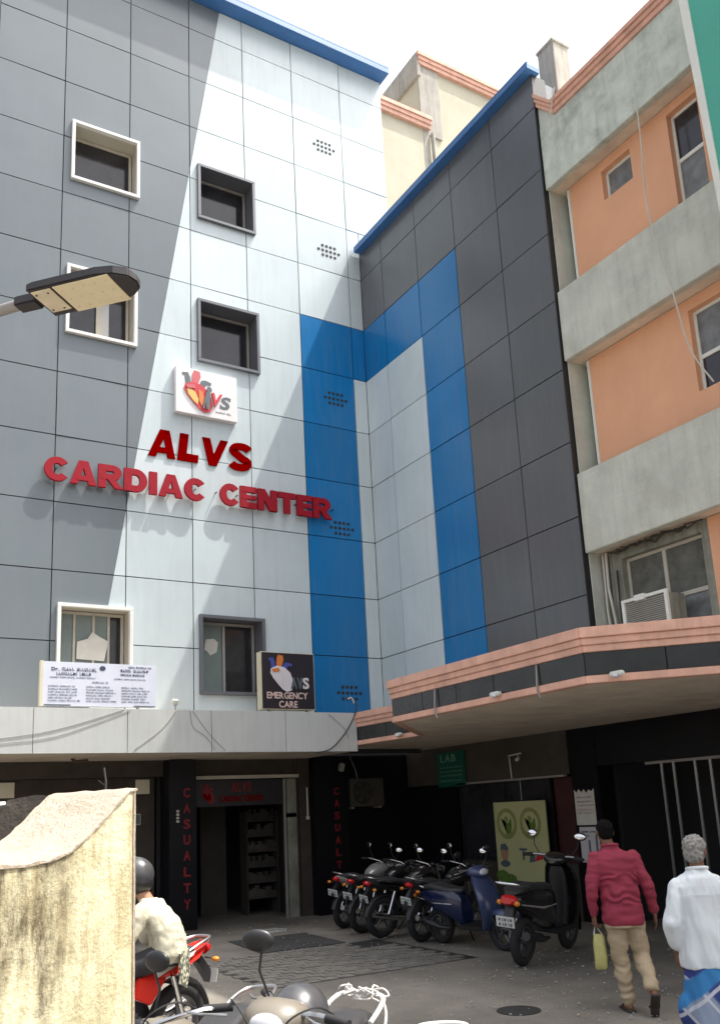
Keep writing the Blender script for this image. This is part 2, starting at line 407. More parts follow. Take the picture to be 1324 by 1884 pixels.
def remesh(mb, name, m, parent, vox=0.01, smooth=6, disp=None, sharp=False):
    me = mb.mesh('tmp'); o = bpy.data.objects.new('tmp', me); col.objects.link(o)
    r = o.modifiers.new('r', 'REMESH'); r.mode = 'VOXEL'; r.voxel_size = vox
    if smooth: s = o.modifiers.new('s', 'SMOOTH'); s.factor = 0.5; s.iterations = smooth
    dg = bpy.context.evaluated_depsgraph_get()
    nm = bpy.data.meshes.new_from_object(o.evaluated_get(dg)); bpy.data.objects.remove(o); bpy.data.meshes.remove(me)
    nm.name = name; nm.materials.clear()
    if disp:
        nm.update(); nrm = [v.normal.copy() for v in nm.vertices]
        for v, nn_ in zip(nm.vertices, nrm): v.co = v.co + nn_ * disp(v.co)
    for p in nm.polygons: p.use_smooth = True
    return link_mesh(name, nm, m, parent)

_txt = {}
def glyph(ch, bold=0.03):
    k = (ch, bold)
    if k in _txt: return _txt[k]
    c = bpy.data.curves.new('t', 'FONT'); c.body = ch; c.size = 1; c.offset = bold; c.resolution_u = 4
    o = bpy.data.objects.new('t', c); col.objects.link(o)
    me = bpy.data.meshes.new_from_object(o.evaluated_get(bpy.context.evaluated_depsgraph_get()))
    bpy.data.objects.remove(o)
    vs = [v.co.copy() for v in me.vertices]; fs = [list(p.vertices) for p in me.polygons]
    bpy.data.meshes.remove(me)
    x0 = min(v.x for v in vs); x1 = max(v.x for v in vs); y0 = min(v.y for v in vs); y1 = max(v.y for v in vs)
    _txt[k] = (vs, fs, x0, x1, y0, y1); return _txt[k]
def letters(text, org, right, up, nrm, h, width, depth, m, parent, gap=0.13, bold=0.03, single=False, name='letter', shear=0.0, space=0.45):
    right = V(right).normalized(); up = V(up).normalized(); nrm = V(nrm).normalized(); org = V(org)
    caph = glyph('H', bold); H = caph[5] - caph[4]
    adv = []; x = 0
    for ch in text:
        if ch == ' ': adv.append((x, None)); x += space * H; continue
        g = glyph(ch, bold); adv.append((x - g[2], g)); x += g[3] - g[2] + gap * H
    tot = x - gap * H
    sx = width / tot; sy = h / H; out = MB()
    for ox, g in adv:
        if g is None: continue
        vs, fs, x0, x1, y0, y1 = g
        mb = out if single else MB()
        i = len(mb.v); n = len(vs)
        for dz in (0, depth):
            for v in vs:
                yy = (v.y - caph[4]) * sy
                mb.v.append(tuple(org + right * ((v.x + ox) * sx + shear * yy) + up * yy + nrm * dz))
        cnt = {}
        for f in fs:
            mb.f.append([i + k for k in f][::-1]); mb.f.append([i + n + k for k in f])
            for a in range(len(f)):
                e = (f[a], f[(a + 1) % len(f)]); cnt[e] = cnt.get(e, 0) + 1
        for (a, b) in cnt:
            if (b, a) not in cnt: mb.f.append([i + a, i + b, i + n + b, i + n + a])
        if not single: mb.build(name, m, parent, flip=False)
    if single: return out.build(name, m, parent, flip=False)
def flat(name, pts, org, right, up, nrm, m, parent, off, th=0.004):
    right = V(right).normalized(); up = V(up).normalized(); nrm = V(nrm).normalized(); org = V(org)
    return MB().prism([org + right * a + up * b + nrm * off for a, b in pts], nrm * th).build(name, m, parent)
def ellpts(cx, cy, rx, ry, n=20, rot=0):
    c, s = math.cos(rot), math.sin(rot); out = []
    for k in range(n):
        a = rx * math.cos(2 * math.pi * k / n); b = ry * math.sin(2 * math.pi * k / n)
        out.append((cx + a * c - b * s, cy + a * s + b * c))
    return out
def scribble(mb, org, right, up, nrm, x0, x1, y, h, off, th=0.003, dens=1.0):
    """a line of print too small to read: short strokes grouped in words"""
    right = V(right).normalized(); up = V(up).normalized(); nrm = V(nrm).normalized(); org = V(org); x = x0
    def bx(a, b, c, d): mb.prism([org + right * p + up * q + nrm * off for p, q in ((a, c), (b, c), (b, d), (a, d))], nrm * th)
    while x < x1:
        wl = random.uniform(2.5, 7) * h; xe = min(x + wl, x1)
        while x < xe:
            k = random.random(); lw = h * 0.5
            bx(x, x + h * 0.14, y, y + h)
            if k < 0.6: bx(x, x + lw, y + h * random.choice((0, 0.42, 0.84)), y + h * 0.16 + h * random.choice((0, 0.42, 0.84)) * 0 + (h * 0.0))
            if k > 0.3: bx(x + lw - h * 0.14, x + lw, y, y + h * random.choice((0.5, 1)))
            x += h * 0.72
        x += h * 0.6

# ---------------------------------------------------------------- layout constants (metres, camera stands at 0,0)
YA = 14.9; XB = 9.69; YC = 9.22
ZS = [3.70, 4.89, 6.11, 7.32, 8.54, 9.75, 10.97, 12.19, 13.41, 14.62, 15.84, 17.05, 18.27, 19.02]
XS = [1.98, 3.20, 4.46, 5.70, 6.92, 8.12, 9.37, XB]
YS = [YC, 10.37, 11.59, 12.80, 14.05, YA]
ZRB = 14.05   # roof of the wing on the right

# ================================================================ SETTING
def grid_plane(x0, x1, y0, y1, z, n=1):
    mb = MB(); mb.quad((x0, y0, z), (x1, y0, z), (x1, y1, z), (x0, y1, z)); return mb
g = grid_plane(-300, 300, -300, 300, 0).build('ground', 'asphalt', flip=False); tag(g, kind='structure')
# worn block paving in front of the entrance: each block its own piece
pv = empty('paving'); tag(pv, kind='structure')
base = MB(); base.quad((4.6, 9.7, 0.002), (7.55, 9.7, 0.002), (7.55, 12.16, 0.002), (4.6, 12.16, 0.002)); base.build('joint_bed', 'drain', pv, flip=False)
bl = [MB().box((-0.112, -0.072, -0.02), (0.112, 0.072, 0.012)).build('block', 'paver', pv, bevel=0.008)]
first = True
for j in range(16):
    for i in range(13):
        x = 4.74 + i * 0.232 + (0.116 if j % 2 else 0) - 0.06; y = 9.79 + j * 0.151
        if x > 7.45 or x < 4.65: continue
        # the paving has an irregular, worn outline
        if noise.noise(V((x * 0.9, y * 0.9, 3))) < -0.34 or (x > 7.0 and y > 11.6): continue
        o = bl[0] if first else bl[0].copy()
        if not first: col.objects.link(o)
        first = False; o.parent = pv
        o.location = (x, y, random.uniform(-0.006, 0.004)); o.rotation_euler = (random.uniform(-.015, .015), random.uniform(-.015, .015), random.uniform(-.03, .03))
MB().prism([(5.65, 12.22, 0.001), (7.02, 12.18, 0.001), (7.12, 13.7, 0.001), (5.8, 13.75, 0.001)], (0, 0, 0.012)).build('slab', 'patch_dark', pv)
dr = MB().cyl((5.89, 7.02, 0.0), (5.89, 7.02, 0.006), 0.21, 24).build('drain_cover', 'drain'); tag(dr, 'round dark drain cover set in the grey ground before the walking men', 'drain cover')
ch = MB()
for k in range(6):
    a = k * math.pi / 3
    ch.torus((0, 0, 0), 0.1, 0.01, 0.008, n=14, m=4)
cm = MB()
for rr in (0.10, 0.17, 0.24):
    ring = []
    for k in range(24):
        a = 2 * math.pi * k / 24; rad = rr * (1 + 0.12 * math.cos(6 * a)); ring.append((6.9 + rad * math.cos(a), 14.45 + rad * math.sin(a), 0.004))
    cm.tube(ring + [ring[0]], 0.010, 4)
co = cm.build('chalk_mark', 'chalk'); tag(co, 'round white chalk drawing on the ground before the casualty door', 'chalk drawing')

# ================================================================ HOSPITAL BUILDING
hosp = empty('hospital_building', (6, 15, 0)); tag(hosp, 'tall hospital clad in grey, white and blue metal panels with blue roof edge', 'building')
HP = V((6, 15, 0))
class Off:      # helper so that world coordinates can be given for children of a thing that stands at p
    def __init__(s, root, p): s.root = root; s.p = V(p)
    def b(s, mb, name, m, **k):
        o = mb.build(name, m, s.root, **k); o.location = -s.p; return o
H = Off(hosp, HP)
def clip(poly, a, b, c):      # keep a*x+b*y<=c
    out = []
    for k in range(len(poly)):
        p, q = poly[k], poly[(k + 1) % len(poly)]
        dp = a * p[0] + b * p[1] - c; dq = a * q[0] + b * q[1] - c
        if dp <= 1e-9: out.append(p)
        if (dp < -1e-9 and dq > 1e-9) or (dp > 1e-9 and dq < -1e-9):
            t = dp / (dp - dq); out.append((p[0] + (q[0] - p[0]) * t, p[1] + (q[1] - p[1]) * t))
    return out
def panel_mesh(polys, mapf, depth):
    """several coplanar 2d polys -> one solid panel; side faces only on the outline"""
    mb = MB(); key = {}; cnt = {}
    def vid(p):
        k = (round(p[0], 4), round(p[1], 4))
        if k not in key: key[k] = len(key)
        return key[k]
    fl = [[vid(p) for p in poly] for poly in polys]
    pts = list(key.keys()); n = len(pts)
    tilt = (random.uniform(-.004, .004), random.uniform(-.0045, .0045)); cx = sum(p[0] for p in pts) / n; cy = sum(p[1] for p in pts) / n
    for p in pts: mb.v.append(tuple(mapf(p[0], p[1], (p[0] - cx) * tilt[0] + (p[1] - cy) * tilt[1])))
    for p in pts: mb.v.append(tuple(mapf(p[0], p[1], -depth)))
    for f in fl:
        mb.f.append(f)
        for a in range(len(f)): e = (f[a], f[(a + 1) % len(f)]); cnt[e] = 1
    for (a, b) in cnt:
        if (b, a) not in cnt: mb.f.append([b, a, n + a, n + b])
    return mb
GAP = 0.009
def clad(us, ws, mapf, regions, holes, root, off, flipped=False):
    for i in range(len(us) - 1):
        for j in range(len(ws) - 1):
            u0, u1, w0, w1 = us[i] + GAP, us[i + 1] - GAP, ws[j] + GAP, ws[j + 1] - GAP
            if u0 > u1: continue
            cutu = {u0, u1}; cutw = {w0, w1}; hh = []
            for (a, b, c, d) in holes:
                if a < u1 and b > u0 and c < w1 and d > w0:
                    hh.append((a, b, c, d))
                    cutu |= {x for x in (a, b) if u0 < x < u1}; cutw |= {x for x in (c, d) if w0 < x < w1}
            cu = sorted(cutu); cw = sorted(cutw)
            for m, planes in regions((us[i] + us[i + 1]) / 2, (ws[j] + ws[j + 1]) / 2):
                polys = []
                for a in range(len(cu) - 1):
                    for b in range(len(cw) - 1):
                        mx, mz = (cu[a] + cu[a + 1]) / 2, (cw[b] + cw[b + 1]) / 2
                        if any(h[0] < mx < h[1] and h[2] < mz < h[3] for h in hh): continue
                        p = [(cu[a], cw[b]), (cu[a + 1], cw[b]), (cu[a + 1], cw[b + 1]), (cu[a], cw[b + 1])]
                        for pl in planes: p = clip(p, *pl) if len(p) > 2 else p
                        if len(p) > 2: polys.append(p)
                if polys: H.b(panel_mesh(polys, mapf, 0.03), 'panel', m)
mapA = lambda u, w_, d=0: V((u, YA - d, w_))
mapB = lambda u, w_, d=0: V((XB - d, u, w_))
DG = 2.21 / 13.23
def regA(u, w_):
    if w_ < 12.2 and u > 8.12 and (u < 9.37 or w_ > 10.97): return [('blue_clad', [])]
    return [('grey_clad', [(1, -DG, 4.16 - 5.6 * DG)]), ('white_clad', [(-1, DG, -(4.165 - 5.6 * DG))])]
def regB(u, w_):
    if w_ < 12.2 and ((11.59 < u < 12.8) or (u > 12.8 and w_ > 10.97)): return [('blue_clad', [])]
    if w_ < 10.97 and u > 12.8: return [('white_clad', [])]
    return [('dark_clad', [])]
WIN = [(3.34, 4.65, 13.72, 15.00, 'w'), (3.31, 4.62, 10.54, 11.91, 'w'), (5.85, 7.12, 13.72, 14.98, 'g'), (5.82, 7.14, 10.55, 11.90, 'g'),
       (3.30, 4.58, 4.02, 5.54, 'w'), (5.80, 7.10, 4.06, 5.52, 'g')]
holes = [w_[:4] for w_ in WIN]
clad(XS, [z for z in ZS if z < 15], mapA, regA, holes, hosp, None)
# part of the tall block that rises behind the lower wing
clad(XS[:-1] + [10.54], [z for z in ZS if z > 14.5], mapA, regA, holes, hosp, None)
clad([XB, 10.54], [ZRB + 0.14, 14.62], mapA, regA, [], hosp, None)
clad(YS, [z for z in ZS if z < 13.5] + [ZRB], mapB, regB, [], hosp, None)
# backing sheets behind the joints (holes left for the windows)
def backing(us, ws, mapf, hs_):
    mb = MB(); cu = sorted(set(us) | {h[k] for h in hs_ for k in (0, 1)}); cw = sorted(set(ws) | {h[k] for h in hs_ for k in (2, 3)})
    for a in range(len(cu) - 1):
        for b in range(len(cw) - 1):
            mx, mz = (cu[a] + cu[a + 1]) / 2, (cw[b] + cw[b + 1]) / 2
            if any(h[0] < mx < h[1] and h[2] < mz < h[3] for h in hs_): continue
            mb.quad(mapf(cu[a], cw[b], -0.028), mapf(cu[a + 1], cw[b], -0.028), mapf(cu[a + 1], cw[b + 1], -0.028), mapf(cu[a], cw[b + 1], -0.028))
    return mb
H.b(backing([1.98, 10.54], [3.0, 19.02], mapA, holes), 'backing_wall', 'backing', flip=False)
H.b(backing([YC, YA], [3.12, ZRB], mapB, []), 'backing_wall', 'backing', flip=False)
# masonry core
core = MB().box((1.99, YA + 0.50, 3.0), (10.53, 24, 18.95)).box((XB + 0.04, YC + 0.02, 3.2), (14, YA + 0.4, ZRB - 0.03))
core.box((1.985, YA + 0.035, 3.0), (2.02, YA + 0.52, 19.0)).box((10.5, YA + 0.035, ZRB + 0.01), (10.54, YA + 0.52, 19.0))
H.b(core, 'core_wall', 'grey_clad')
# copings
H.b(MB().box((1.9, YA - 0.33, 19.03), (10.6, YA + 0.6, 19.17)).box((1.9, YA - 0.33, 19.17), (10.6, YA - 0.28, 19.22)), 'coping', 'blue_coping', bevel=0.006)
H.b(MB().box((XB - 0.17, YC - 0.08, ZRB + 0.005), (XB + 0.12, YA - 0.035, ZRB + 0.11)).box((XB - 0.17, YC - 0.08, ZRB + 0.11), (XB - 0.13, YA - 0.035, ZRB + 0.14)), 'coping', 'blue_coping', bevel=0.006)
H.b(MB().box((XB - 0.012, YC - 0.012, 3.6), (XB + 0.3, YC + 0.001, ZRB)), 'edge_trim', 'black_metal')

def window(x0, x1, z0, z1, kind):
    fm = 'white_frame' if kind == 'w' else 'grey_frame'; rv = 'reveal_cream' if kind == 'w' else 'grey_frame'
    f = MB(); t = 0.06; pr = 0.07
    def fr(mb, a, b, c, d, th, y0, y1):
        mb.box((a, y0, c), (b, y1, c + th)).box((a, y0, d - th), (b, y1, d)).box((a, y0, c + th + .0005), (a + th, y1, d - th - .0005)).box((b - th, y0, c + th + .0005), (b, y1, d - th - .0005))
    fr(f, x0, x1, z0, z1, t, YA - pr, YA + 0.02)
    wn = H.b(f, 'window', fm, bevel=0.004)
    def sub(mb, name, m, **k):
        o = mb.build(name, m, wn, **k); return o
    rvl = MB(); fr(rvl, x0 + 0.004, x1 - 0.004, z0 + 0.004, z1 - 0.004, 0.03, YA + 0.021, YA + 0.42); sub(rvl, 'reveal', rv)
    sa = MB(); yi = YA + 0.34
    a, b, c, d = x0 + .05, x1 - .05, z0 + .05, z1 - .05
    fr(sa, a, b, c, d, 0.05, yi, yi + 0.05)
    sm = 'reveal_cream' if kind == 'w' else 'aluminium'
    return wn, sub, (a + .05, b - .05, c + .05, d - .05, yi), sa, sm
def pane(sub, a, b, c, d, y, m='glass_dark'): return sub(MB().box((a, y, c), (b, y + 0.008, d)), 'pane', m)
for k, wdef in enumerate(WIN):
    wn, sub, (a, b, c, d, yi), sa, sm = window(*wdef)
    mid = (a + b) / 2
    if k in (0, 2, 3):
        sub(sa, 'sash', sm, bevel=0.003); pane(sub, a, b, c, d, yi + 0.03)
    elif k == 1:
        sa.box((mid - 0.02, yi - 0.03, c), (mid + 0.10, yi - 0.001, d)); sub(sa, 'sash', sm)
        sub(MB().box((mid + 0.10, yi - 0.02, c), (mid + 0.22, yi - 0.012, d)), 'curtain', 'aluminium')
        pane(sub, a, b, c, d, yi + 0.03)
    elif k == 4:
        for x in (a + 0.27, a + 0.60, a + 0.86): sa.box((x - 0.02, yi - 0.02, c), (x + 0.02, yi - 0.001, d))
        sub(sa, 'sash', sm); pane(sub, a, a + 0.86, c, d, yi + 0.012, 'glass_frost'); pane(sub, a + 0.87, b, c, d, yi + 0.03)
        pp = [(a + 0.31 + 0.06 * noise.noise(V((q * 1.7, 0, 0))) + x, z) for q, (x, z) in enumerate([(0, d - .78), (.50, d - .8), (.52, d - .45), (.40, d - .38), (.27, d - .30), (.18, d - .42), (.02, d - .48)])]
        sub(MB().prism([(x, yi - 0.03, z) for x, z in pp], (0, 0.003, 0)), 'paper_sheet', 'paper')
    else:
        sa.box((mid - 0.06, yi - 0.02, c), (mid - 0.01, yi - 0.001, d)); sub(sa, 'sash', sm)
        pane(sub, a, mid - 0.06, c, d, yi + 0.012, 'glass_frost'); pane(sub, mid, b, c, d, yi + 0.03)
        sub(MB().prism([(x, yi - 0.004, z) for x, z in [(mid - .42, c + .78), (mid - .38, c + .98), (mid - .22, c + 1.0), (mid - .14, c + .93), (mid - .17, c + .75), (mid - .3, c + .68), (mid - .36, c + .76)]], (0, 0.003, 0)), 'paper_sheet', 'paper')
# round vent holes in the cladding: the small dark holes of each cluster
for (cx, cz) in [(8.895, 16.57), (8.895, 13.91), (8.90, 10.40), (8.905, 7.54), (8.905, 4.17)]:
    ve = empty('vent'); ve.parent = hosp; ve.location = V((cx, YA, cz)) - HP; hole0 = None
    for row, n in ((1, 4), (0, 6), (-1, 4)):
        for q in range(n):
            if hole0 is None: hole0 = MB().cyl((0, 0.002, 0), (0, -0.007, 0), 0.034, 10).build('hole', 'backing', ve); ho = hole0
            else: ho = hole0.copy(); ho.parent = ve; col.objects.link(ho)
            ho.location = ((q - (n - 1) / 2) * 0.10, 0, row * 0.115)

# ---- projecting slab (canopy) over the ground floor of the hospital
YF = 14.0; CZ0, CZ1 = 2.975, 3.67
jx = [-0.5, 1.35, 2.80, 4.24, 5.66, 7.04, 8.49]
for k in range(len(jx) - 1):
    H.b(MB().box((jx[k] + 0.006, YF, CZ0), (jx[k + 1] - 0.006, YF + 0.03, CZ1)), 'fascia_panel', 'fascia_clad')
H.b(MB().box((-0.5, YF + 0.031, CZ0 + 0.01), (8.48, YA + 0.03, CZ1 - 0.02)), 'canopy_slab', 'soffit')
H.b(MB().box((-0.5, YA + 0.031, CZ0 + 0.015), (8.48, 16.2, CZ0 + 0.2)), 'canopy_soffit', 'soffit')
# ---- ground floor
YG = 15.9
gf = MB()
gf.box((-6, YG + 0.15, 2.70), (8.5, YG + 0.5, 3.0))            # beam
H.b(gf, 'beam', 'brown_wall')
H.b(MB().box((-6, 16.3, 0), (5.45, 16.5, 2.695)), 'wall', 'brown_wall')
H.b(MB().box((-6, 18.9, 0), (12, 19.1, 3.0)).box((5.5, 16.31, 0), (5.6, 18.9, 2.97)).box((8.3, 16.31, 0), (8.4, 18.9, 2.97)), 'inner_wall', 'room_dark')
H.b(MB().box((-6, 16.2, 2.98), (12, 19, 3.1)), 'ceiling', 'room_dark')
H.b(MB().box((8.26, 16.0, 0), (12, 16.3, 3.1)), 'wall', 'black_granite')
# stuff inside the doorway seen dimly: inner partition, shelves of files, desk
H.b(MB().box((6.85, 17.6, 0), (7.4, 17.65, 2.5)), 'partition', 'wall_dim')
sh = H.b(MB().box((7.62, 17.0, 0), (8.28, 17.35, 0.03)).box((7.6, 17.0, 0), (7.62, 17.35, 2.0)).box((8.28, 17.0, 0), (8.3, 17.35, 2.0)), 'shelf_rack', 'wall_dim')
for k in range(6):
    MB().box((7.63, 17.02, 0.3 + k * 0.3), (8.27, 17.34, 0.32 + k * 0.3)).build('shelf', 'wall_dim', sh)
    q = MB(); x = 7.65
    while x < 8.22:
        wd = random.uniform(0.03, 0.08); q.box((x, 17.05, 0.321 + k * 0.3), (x + wd - 0.006, 17.25, 0.321 + k * 0.3 + random.uniform(0.1, 0.24))); x += wd
    q.build('files', random.choice(['wall_dim', 'brown_wall', 'concrete_dark']), sh)
# door frame with beige post and light rail on top
H.b(MB().box((8.0, 15.95, 0), (8.2, 16.15, 2.60)).box((8.0, 15.95, 1.86), (8.21, 16.16, 1.94)), 'door_post', 'concrete_dirty')
H.b(MB().box((6.06, 15.93, 2.62), (8.26, 16.0, 2.685)), 'door_rail', 'reveal_cream')
H.b(MB().box((7.94, 15.96, 0), (7.97, 16.0, 2.6)), 'door_edge', 'aluminium')
H.b(MB().box((8.21, 15.99, 0), (8.26, 16.2, 2.98)).box((8.27, 15.95, 0), (8.5, 16.0, 2.98)), 'side_panel', 'brown_wall')
# pillars with letters
p1 = H.b(MB().box((5.53, 15.72, 0), (6.05, 16.2, 2.97)), 'pillar', 'black_granite', bevel=0.01)
for k, chh in enumerate('CASUALTY'):
    letters(chh, (5.86 - 0.07, 15.719, 2.30 - k * 0.277), (1, 0, 0), (0, 0, 1), (0, -1, 0), 0.165, 0.13, 0.02, 'dim_red_letter', p1)
p2 = H.b(MB().box((8.5, 15.70, 0), (9.24, 16.2, 3.0)), 'pillar', 'black_granite', bevel=0.01)
for k, chh in enumerate('CASUALTY'):
    letters(chh, (8.97 - 0.06, 15.699, 2.25 - k * 0.235), (1, 0, 0), (0, 0, 1), (0, -1, 0), 0.14, 0.11, 0.02, 'dim_red_letter', p2)
# header above the door: heart and name
hd = empty('door_header_sign', (6.1, 16.0, 2.0), (0, 0, 0), 'dark header sign with dim red heart and lettering over the casualty door', 'sign')
HD = Off(hd, (6.1, 16.0, 2.0))
HD.b(MB().box((6.07, 16.02, 2.12), (7.93, 16.05, 2.60)), 'board', 'sign_black')
o_ = (6.1, 16.02, 2.12)
def heart(root, off, org, right, up, nrm, s, cols, start=0.002):
    """generic anatomical heart emblem, s = height"""
    d = start
    def fl(nm, pts, m):
        nonlocal d
        o = flat(nm, [(a * s, b * s) for a, b in pts], org, right, up, nrm, m, root, d); o.location = -V(off); d += 0.0042
    body = [(-.30, .62), (-.12, .70), (.10, .66), (.27, .52), (.33, .36), (.36, .18), (.30, .04), (.16, .0), (.04, .06), (-.10, .20), (-.24, .36), (-.32, .50)]
    fl('vessel', [(-.28, .60), (-.30, .84), (-.36, .84), (-.36, .90), (-.22, .92), (-.17, .80), (-.16, .62)], cols['slate'])
    fl('vessel', [(.02, .62), (.10, .78), (.20, .80), (.34, .76), (.33, .70), (.22, .70), (.16, .60)], cols['slate'])
    fl('vessel', [(-.14, .62), (-.12, .90), (-.08, 1.0), (.06, .98), (.08, .86), (.0, .62)], cols['rose'])
    fl('heart_body', body, cols['red'])
    fl('heart_patch', [(-.26, .50), (-.16, .52), (-.06, .46), (.02, .30), (.0, .16), (-.1, .24), (-.22, .38)], cols['yellow'])
    fl('heart_patch', [(.02, .54), (.12, .50), (.16, .30), (.10, .14), (.03, .26)], cols['orange'])
    fl('heart_patch', [(-.28, .60), (-.08, .64), (-.04, .55), (-.24, .52)], cols['rose'])
    return d
dimc = dict(slate='dim_red_letter', rose='dim_red_letter', red='dim_red_letter', yellow='maroon_letter', orange='maroon_letter')
heart(hd, HD.p, (6.38, 16.02, 2.16), (1, 0, 0), (0, 0, 1), (0, -1, 0), 0.38, dimc)
def txt(offp, *a, **k):
    root = a[8]; o = letters(*a, single=True, **k); o.location = -V(offp); return o
txt(HD.p, 'ALVS', (6.85, 16.02, 2.38), (1, 0, 0), (0, 0, 1), (0, -1, 0), 0.18, 0.42, 0.01, 'dim_red_letter', hd, name='lettering')
txt(HD.p, 'CARDIAC CENTER', (6.62, 16.02, 2.20), (1, 0, 0), (0, 0, 1), (0, -1, 0), 0.11, 0.9, 0.01, 'maroon_letter', hd, name='lettering')

# ================================================================ SIGNS ON THE HOSPITAL
def heavy(ch, T=0.315, W=0.98):
    """heavy extended capital as a list of polygons in a unit-high box"""
    bx = lambda a, b, c, d: [(a, c), (b, c), (b, d), (a, d)]
    def arc(cx, cy, rx, ry, a0, a1, n=14): return [(cx + rx * math.cos(R(a0 + (a1 - a0) * k / n)), cy + ry * math.sin(R(a0 + (a1 - a0) * k / n))) for k in range(n + 1)]
    def band_(cx, cy, ro, ri, a0, a1): return arc(cx, cy, ro[0], ro[1], a0, a1) + arc(cx, cy, ri[0], ri[1], a1, a0)
    h = T * .84
    if ch == 'C': return W - .06, [band_(.5, .5, (.5, .51), (.5 - T, .51 - h), 38, 322)]
    if ch == 'A': return W + .06, [[(0, 0), (.30, 0), (.62, 1), (.34, 1)], [(1.04, 0), (.74, 0), (.42, 1), (.70, 1)], bx(.26, .78, .16, .36)]
    if ch == 'R': return W, [bx(0, T, 0, 1), bx(.1, .58, 1 - h, 1), bx(.1, .58, .36, .36 + h * .9), band_(.58, .68, (.36, .32), (.36 - T, .32 - h), -90, 90), [(.34, .40), (.62, .46), (1.0, 0), (.68, 0)]]
    if ch == 'D': return W, [bx(0, T, 0, 1), bx(.1, .48, 1 - h, 1), bx(.1, .48, 0, h), band_(.48, .5, (.48, .5), (.48 - T, .5 - h), -90, 90)]
    if ch == 'I': return T + .02, [bx(0, T + .02, 0, 1)]
    if ch == 'E': return .80, [bx(0, T, 0, 1), bx(.1, .80, 0, h), bx(.1, .76, .40, .60), bx(.1, .80, 1 - h, 1)]
    if ch == 'N': return W, [bx(0, T, 0, 1), bx(W - T, W, 0, 1), [(0, 1), (T + .05, 1), (W, 0), (W - T - .05, 0)]]
    if ch == 'T': return .90, [bx(0, .90, 1 - h, 1), bx(.45 - T / 2, .45 + T / 2, 0, .95)]
    if ch == 'L': return .80, [bx(0, T + .02, 0, 1), bx(.1, .80, 0, h + .02)]
    if ch == 'V': return W + .06, [[(0, 1), (.31, 1), (.68, 0), (.36, 0)], [(1.04, 1), (.73, 1), (.36, 0), (.68, 0)]]
    if ch == 'S':
        pts = arc(.49, .735, .34, .16, 15, 205, 12) + arc(.49, .265, .35, .165, 70, -165, 14); o_, i_ = [], []
        for k, p in enumerate(pts):
            a = V(pts[max(k - 1, 0)]); b = V(pts[min(k + 1, len(pts) - 1)]); d = (b - a).normalized(); n = V((-d.y, d.x)); tt = T * (.42 + .06 * abs(n.x))
            o_.append((p[0] + n.x * tt, p[1] + n.y * tt)); i_.append((p[0] - n.x * tt, p[1] - n.y * tt))
        return W, [[o_[k], o_[k + 1], i_[k + 1], i_[k]] for k in range(len(pts) - 1)]
def relet(text, x0, x1, z, h, m, root, p, depth, y, shear=0.0, gap=.07):
    defs = [heavy(c_) for c_ in text]; tot = sum(d_[0] for d_ in defs) + gap * (len(text) - 1); sx = (x1 - x0) / (tot + shear); x = 0
    for wd, polys in defs:
        mb = MB(); joined = len(polys) > 8
        for q, pl in enumerate(polys):
            dq = 0 if joined else .0012 * q
            pts = [(x0 + (x + a + shear * b) * sx, y, z + b * h) for a, b in pl]
            # side walls, front and back; strokes stand a hair apart in depth so no two faces share a plane
            mb.prism([(a, y - depth - dq, c) for a, _, c in pts], (0, depth + dq * .5, 0))
        o = mb.build('letter', m, root); o.location = -V(p); x += wd + gap
cs = empty('cardiac_center_sign', (5.8, YA, 7.7), (0, 0, 0), 'large red raised letters reading CARDIAC CENTER across the cladding', 'sign')
relet('CARDIAC', 3.00, 5.90, 7.65, 0.43, 'red_letter', cs, (5.8, YA, 7.7), 0.06, YA - 0.08)
relet('CENTER', 6.20, 8.60, 7.65, 0.43, 'red_letter', cs, (5.8, YA, 7.7), 0.06, YA - 0.08)
st = MB()
for x in [3.2 + k * 0.42 for k in range(14)]: st.box((x, YA - 0.10, 7.88), (x + 0.015, YA + 0.005, 7.895))
o = st.build('stud', 'black_metal', cs); o.location = -V((5.8, YA, 7.7))
al = empty('name_sign', (5.8, YA, 8.4), (0, 0, 0), 'dark red slanted letters reading ALVS above the CARDIAC CENTER letters', 'sign')
relet('ALVS', 4.84, 6.96, 8.44, 0.55, 'maroon_letter', al, (5.8, YA, 8.4), 0.02, YA - 0.004, shear=0.12)

lg = empty('heart_logo_sign', (5.97, YA - 0.1, 9.35), (0, 0, 0), 'square white sign with painted human heart and dark lettering under the grey window', 'sign')
LG = Off(lg, lg.location)
LG.b(MB().box((5.34, YA - 0.12, 9.37), (6.59, YA - 0.005, 10.31)), 'board', 'sign_white', bevel=0.008)
lc = dict(slate='print_slate', rose='print_rose', red='print_red', yellow='print_yellow', orange='print_orange')
heart(lg, LG.p, (5.77, YA - 0.12, 9.44), (1, 0, 0), (0, 0, 1), (0, -1, 0), 0.84, lc)
hx, hz = 5.34, 9.37
def fl2(pts, m, off=0.034): o = flat('mark', [(a, b) for a, b in pts], (hx, YA - 0.12, hz), (1, 0, 0), (0, 0, 1), (0, -1, 0), m, lg, off); o.location = -LG.p; return o
fl2(ellpts(0.66, 0.55, 0.055, 0.06), 'print_slate')
fl2([(0.52, 0.14), (0.60, 0.50), (0.68, 0.48), (0.66, 0.14), (0.60, 0.14), (0.59, 0.3), (0.56, 0.14)], 'print_slate', 0.04)
txt(LG.p, 'V', (hx + 0.66, YA - 0.12, hz + 0.24), (1, 0, 0), (0, 0, 1), (0, -1, 0), 0.26, 0.22, 0.045, 'print_red', lg, name='lettering', shear=0.2)
txt(LG.p, 'S', (hx + 0.87, YA - 0.12, hz + 0.22), (1, 0, 0), (0, 0, 1), (0, -1, 0), 0.26, 0.20, 0.006, 'print_slate', lg, name='lettering', shear=0.25)
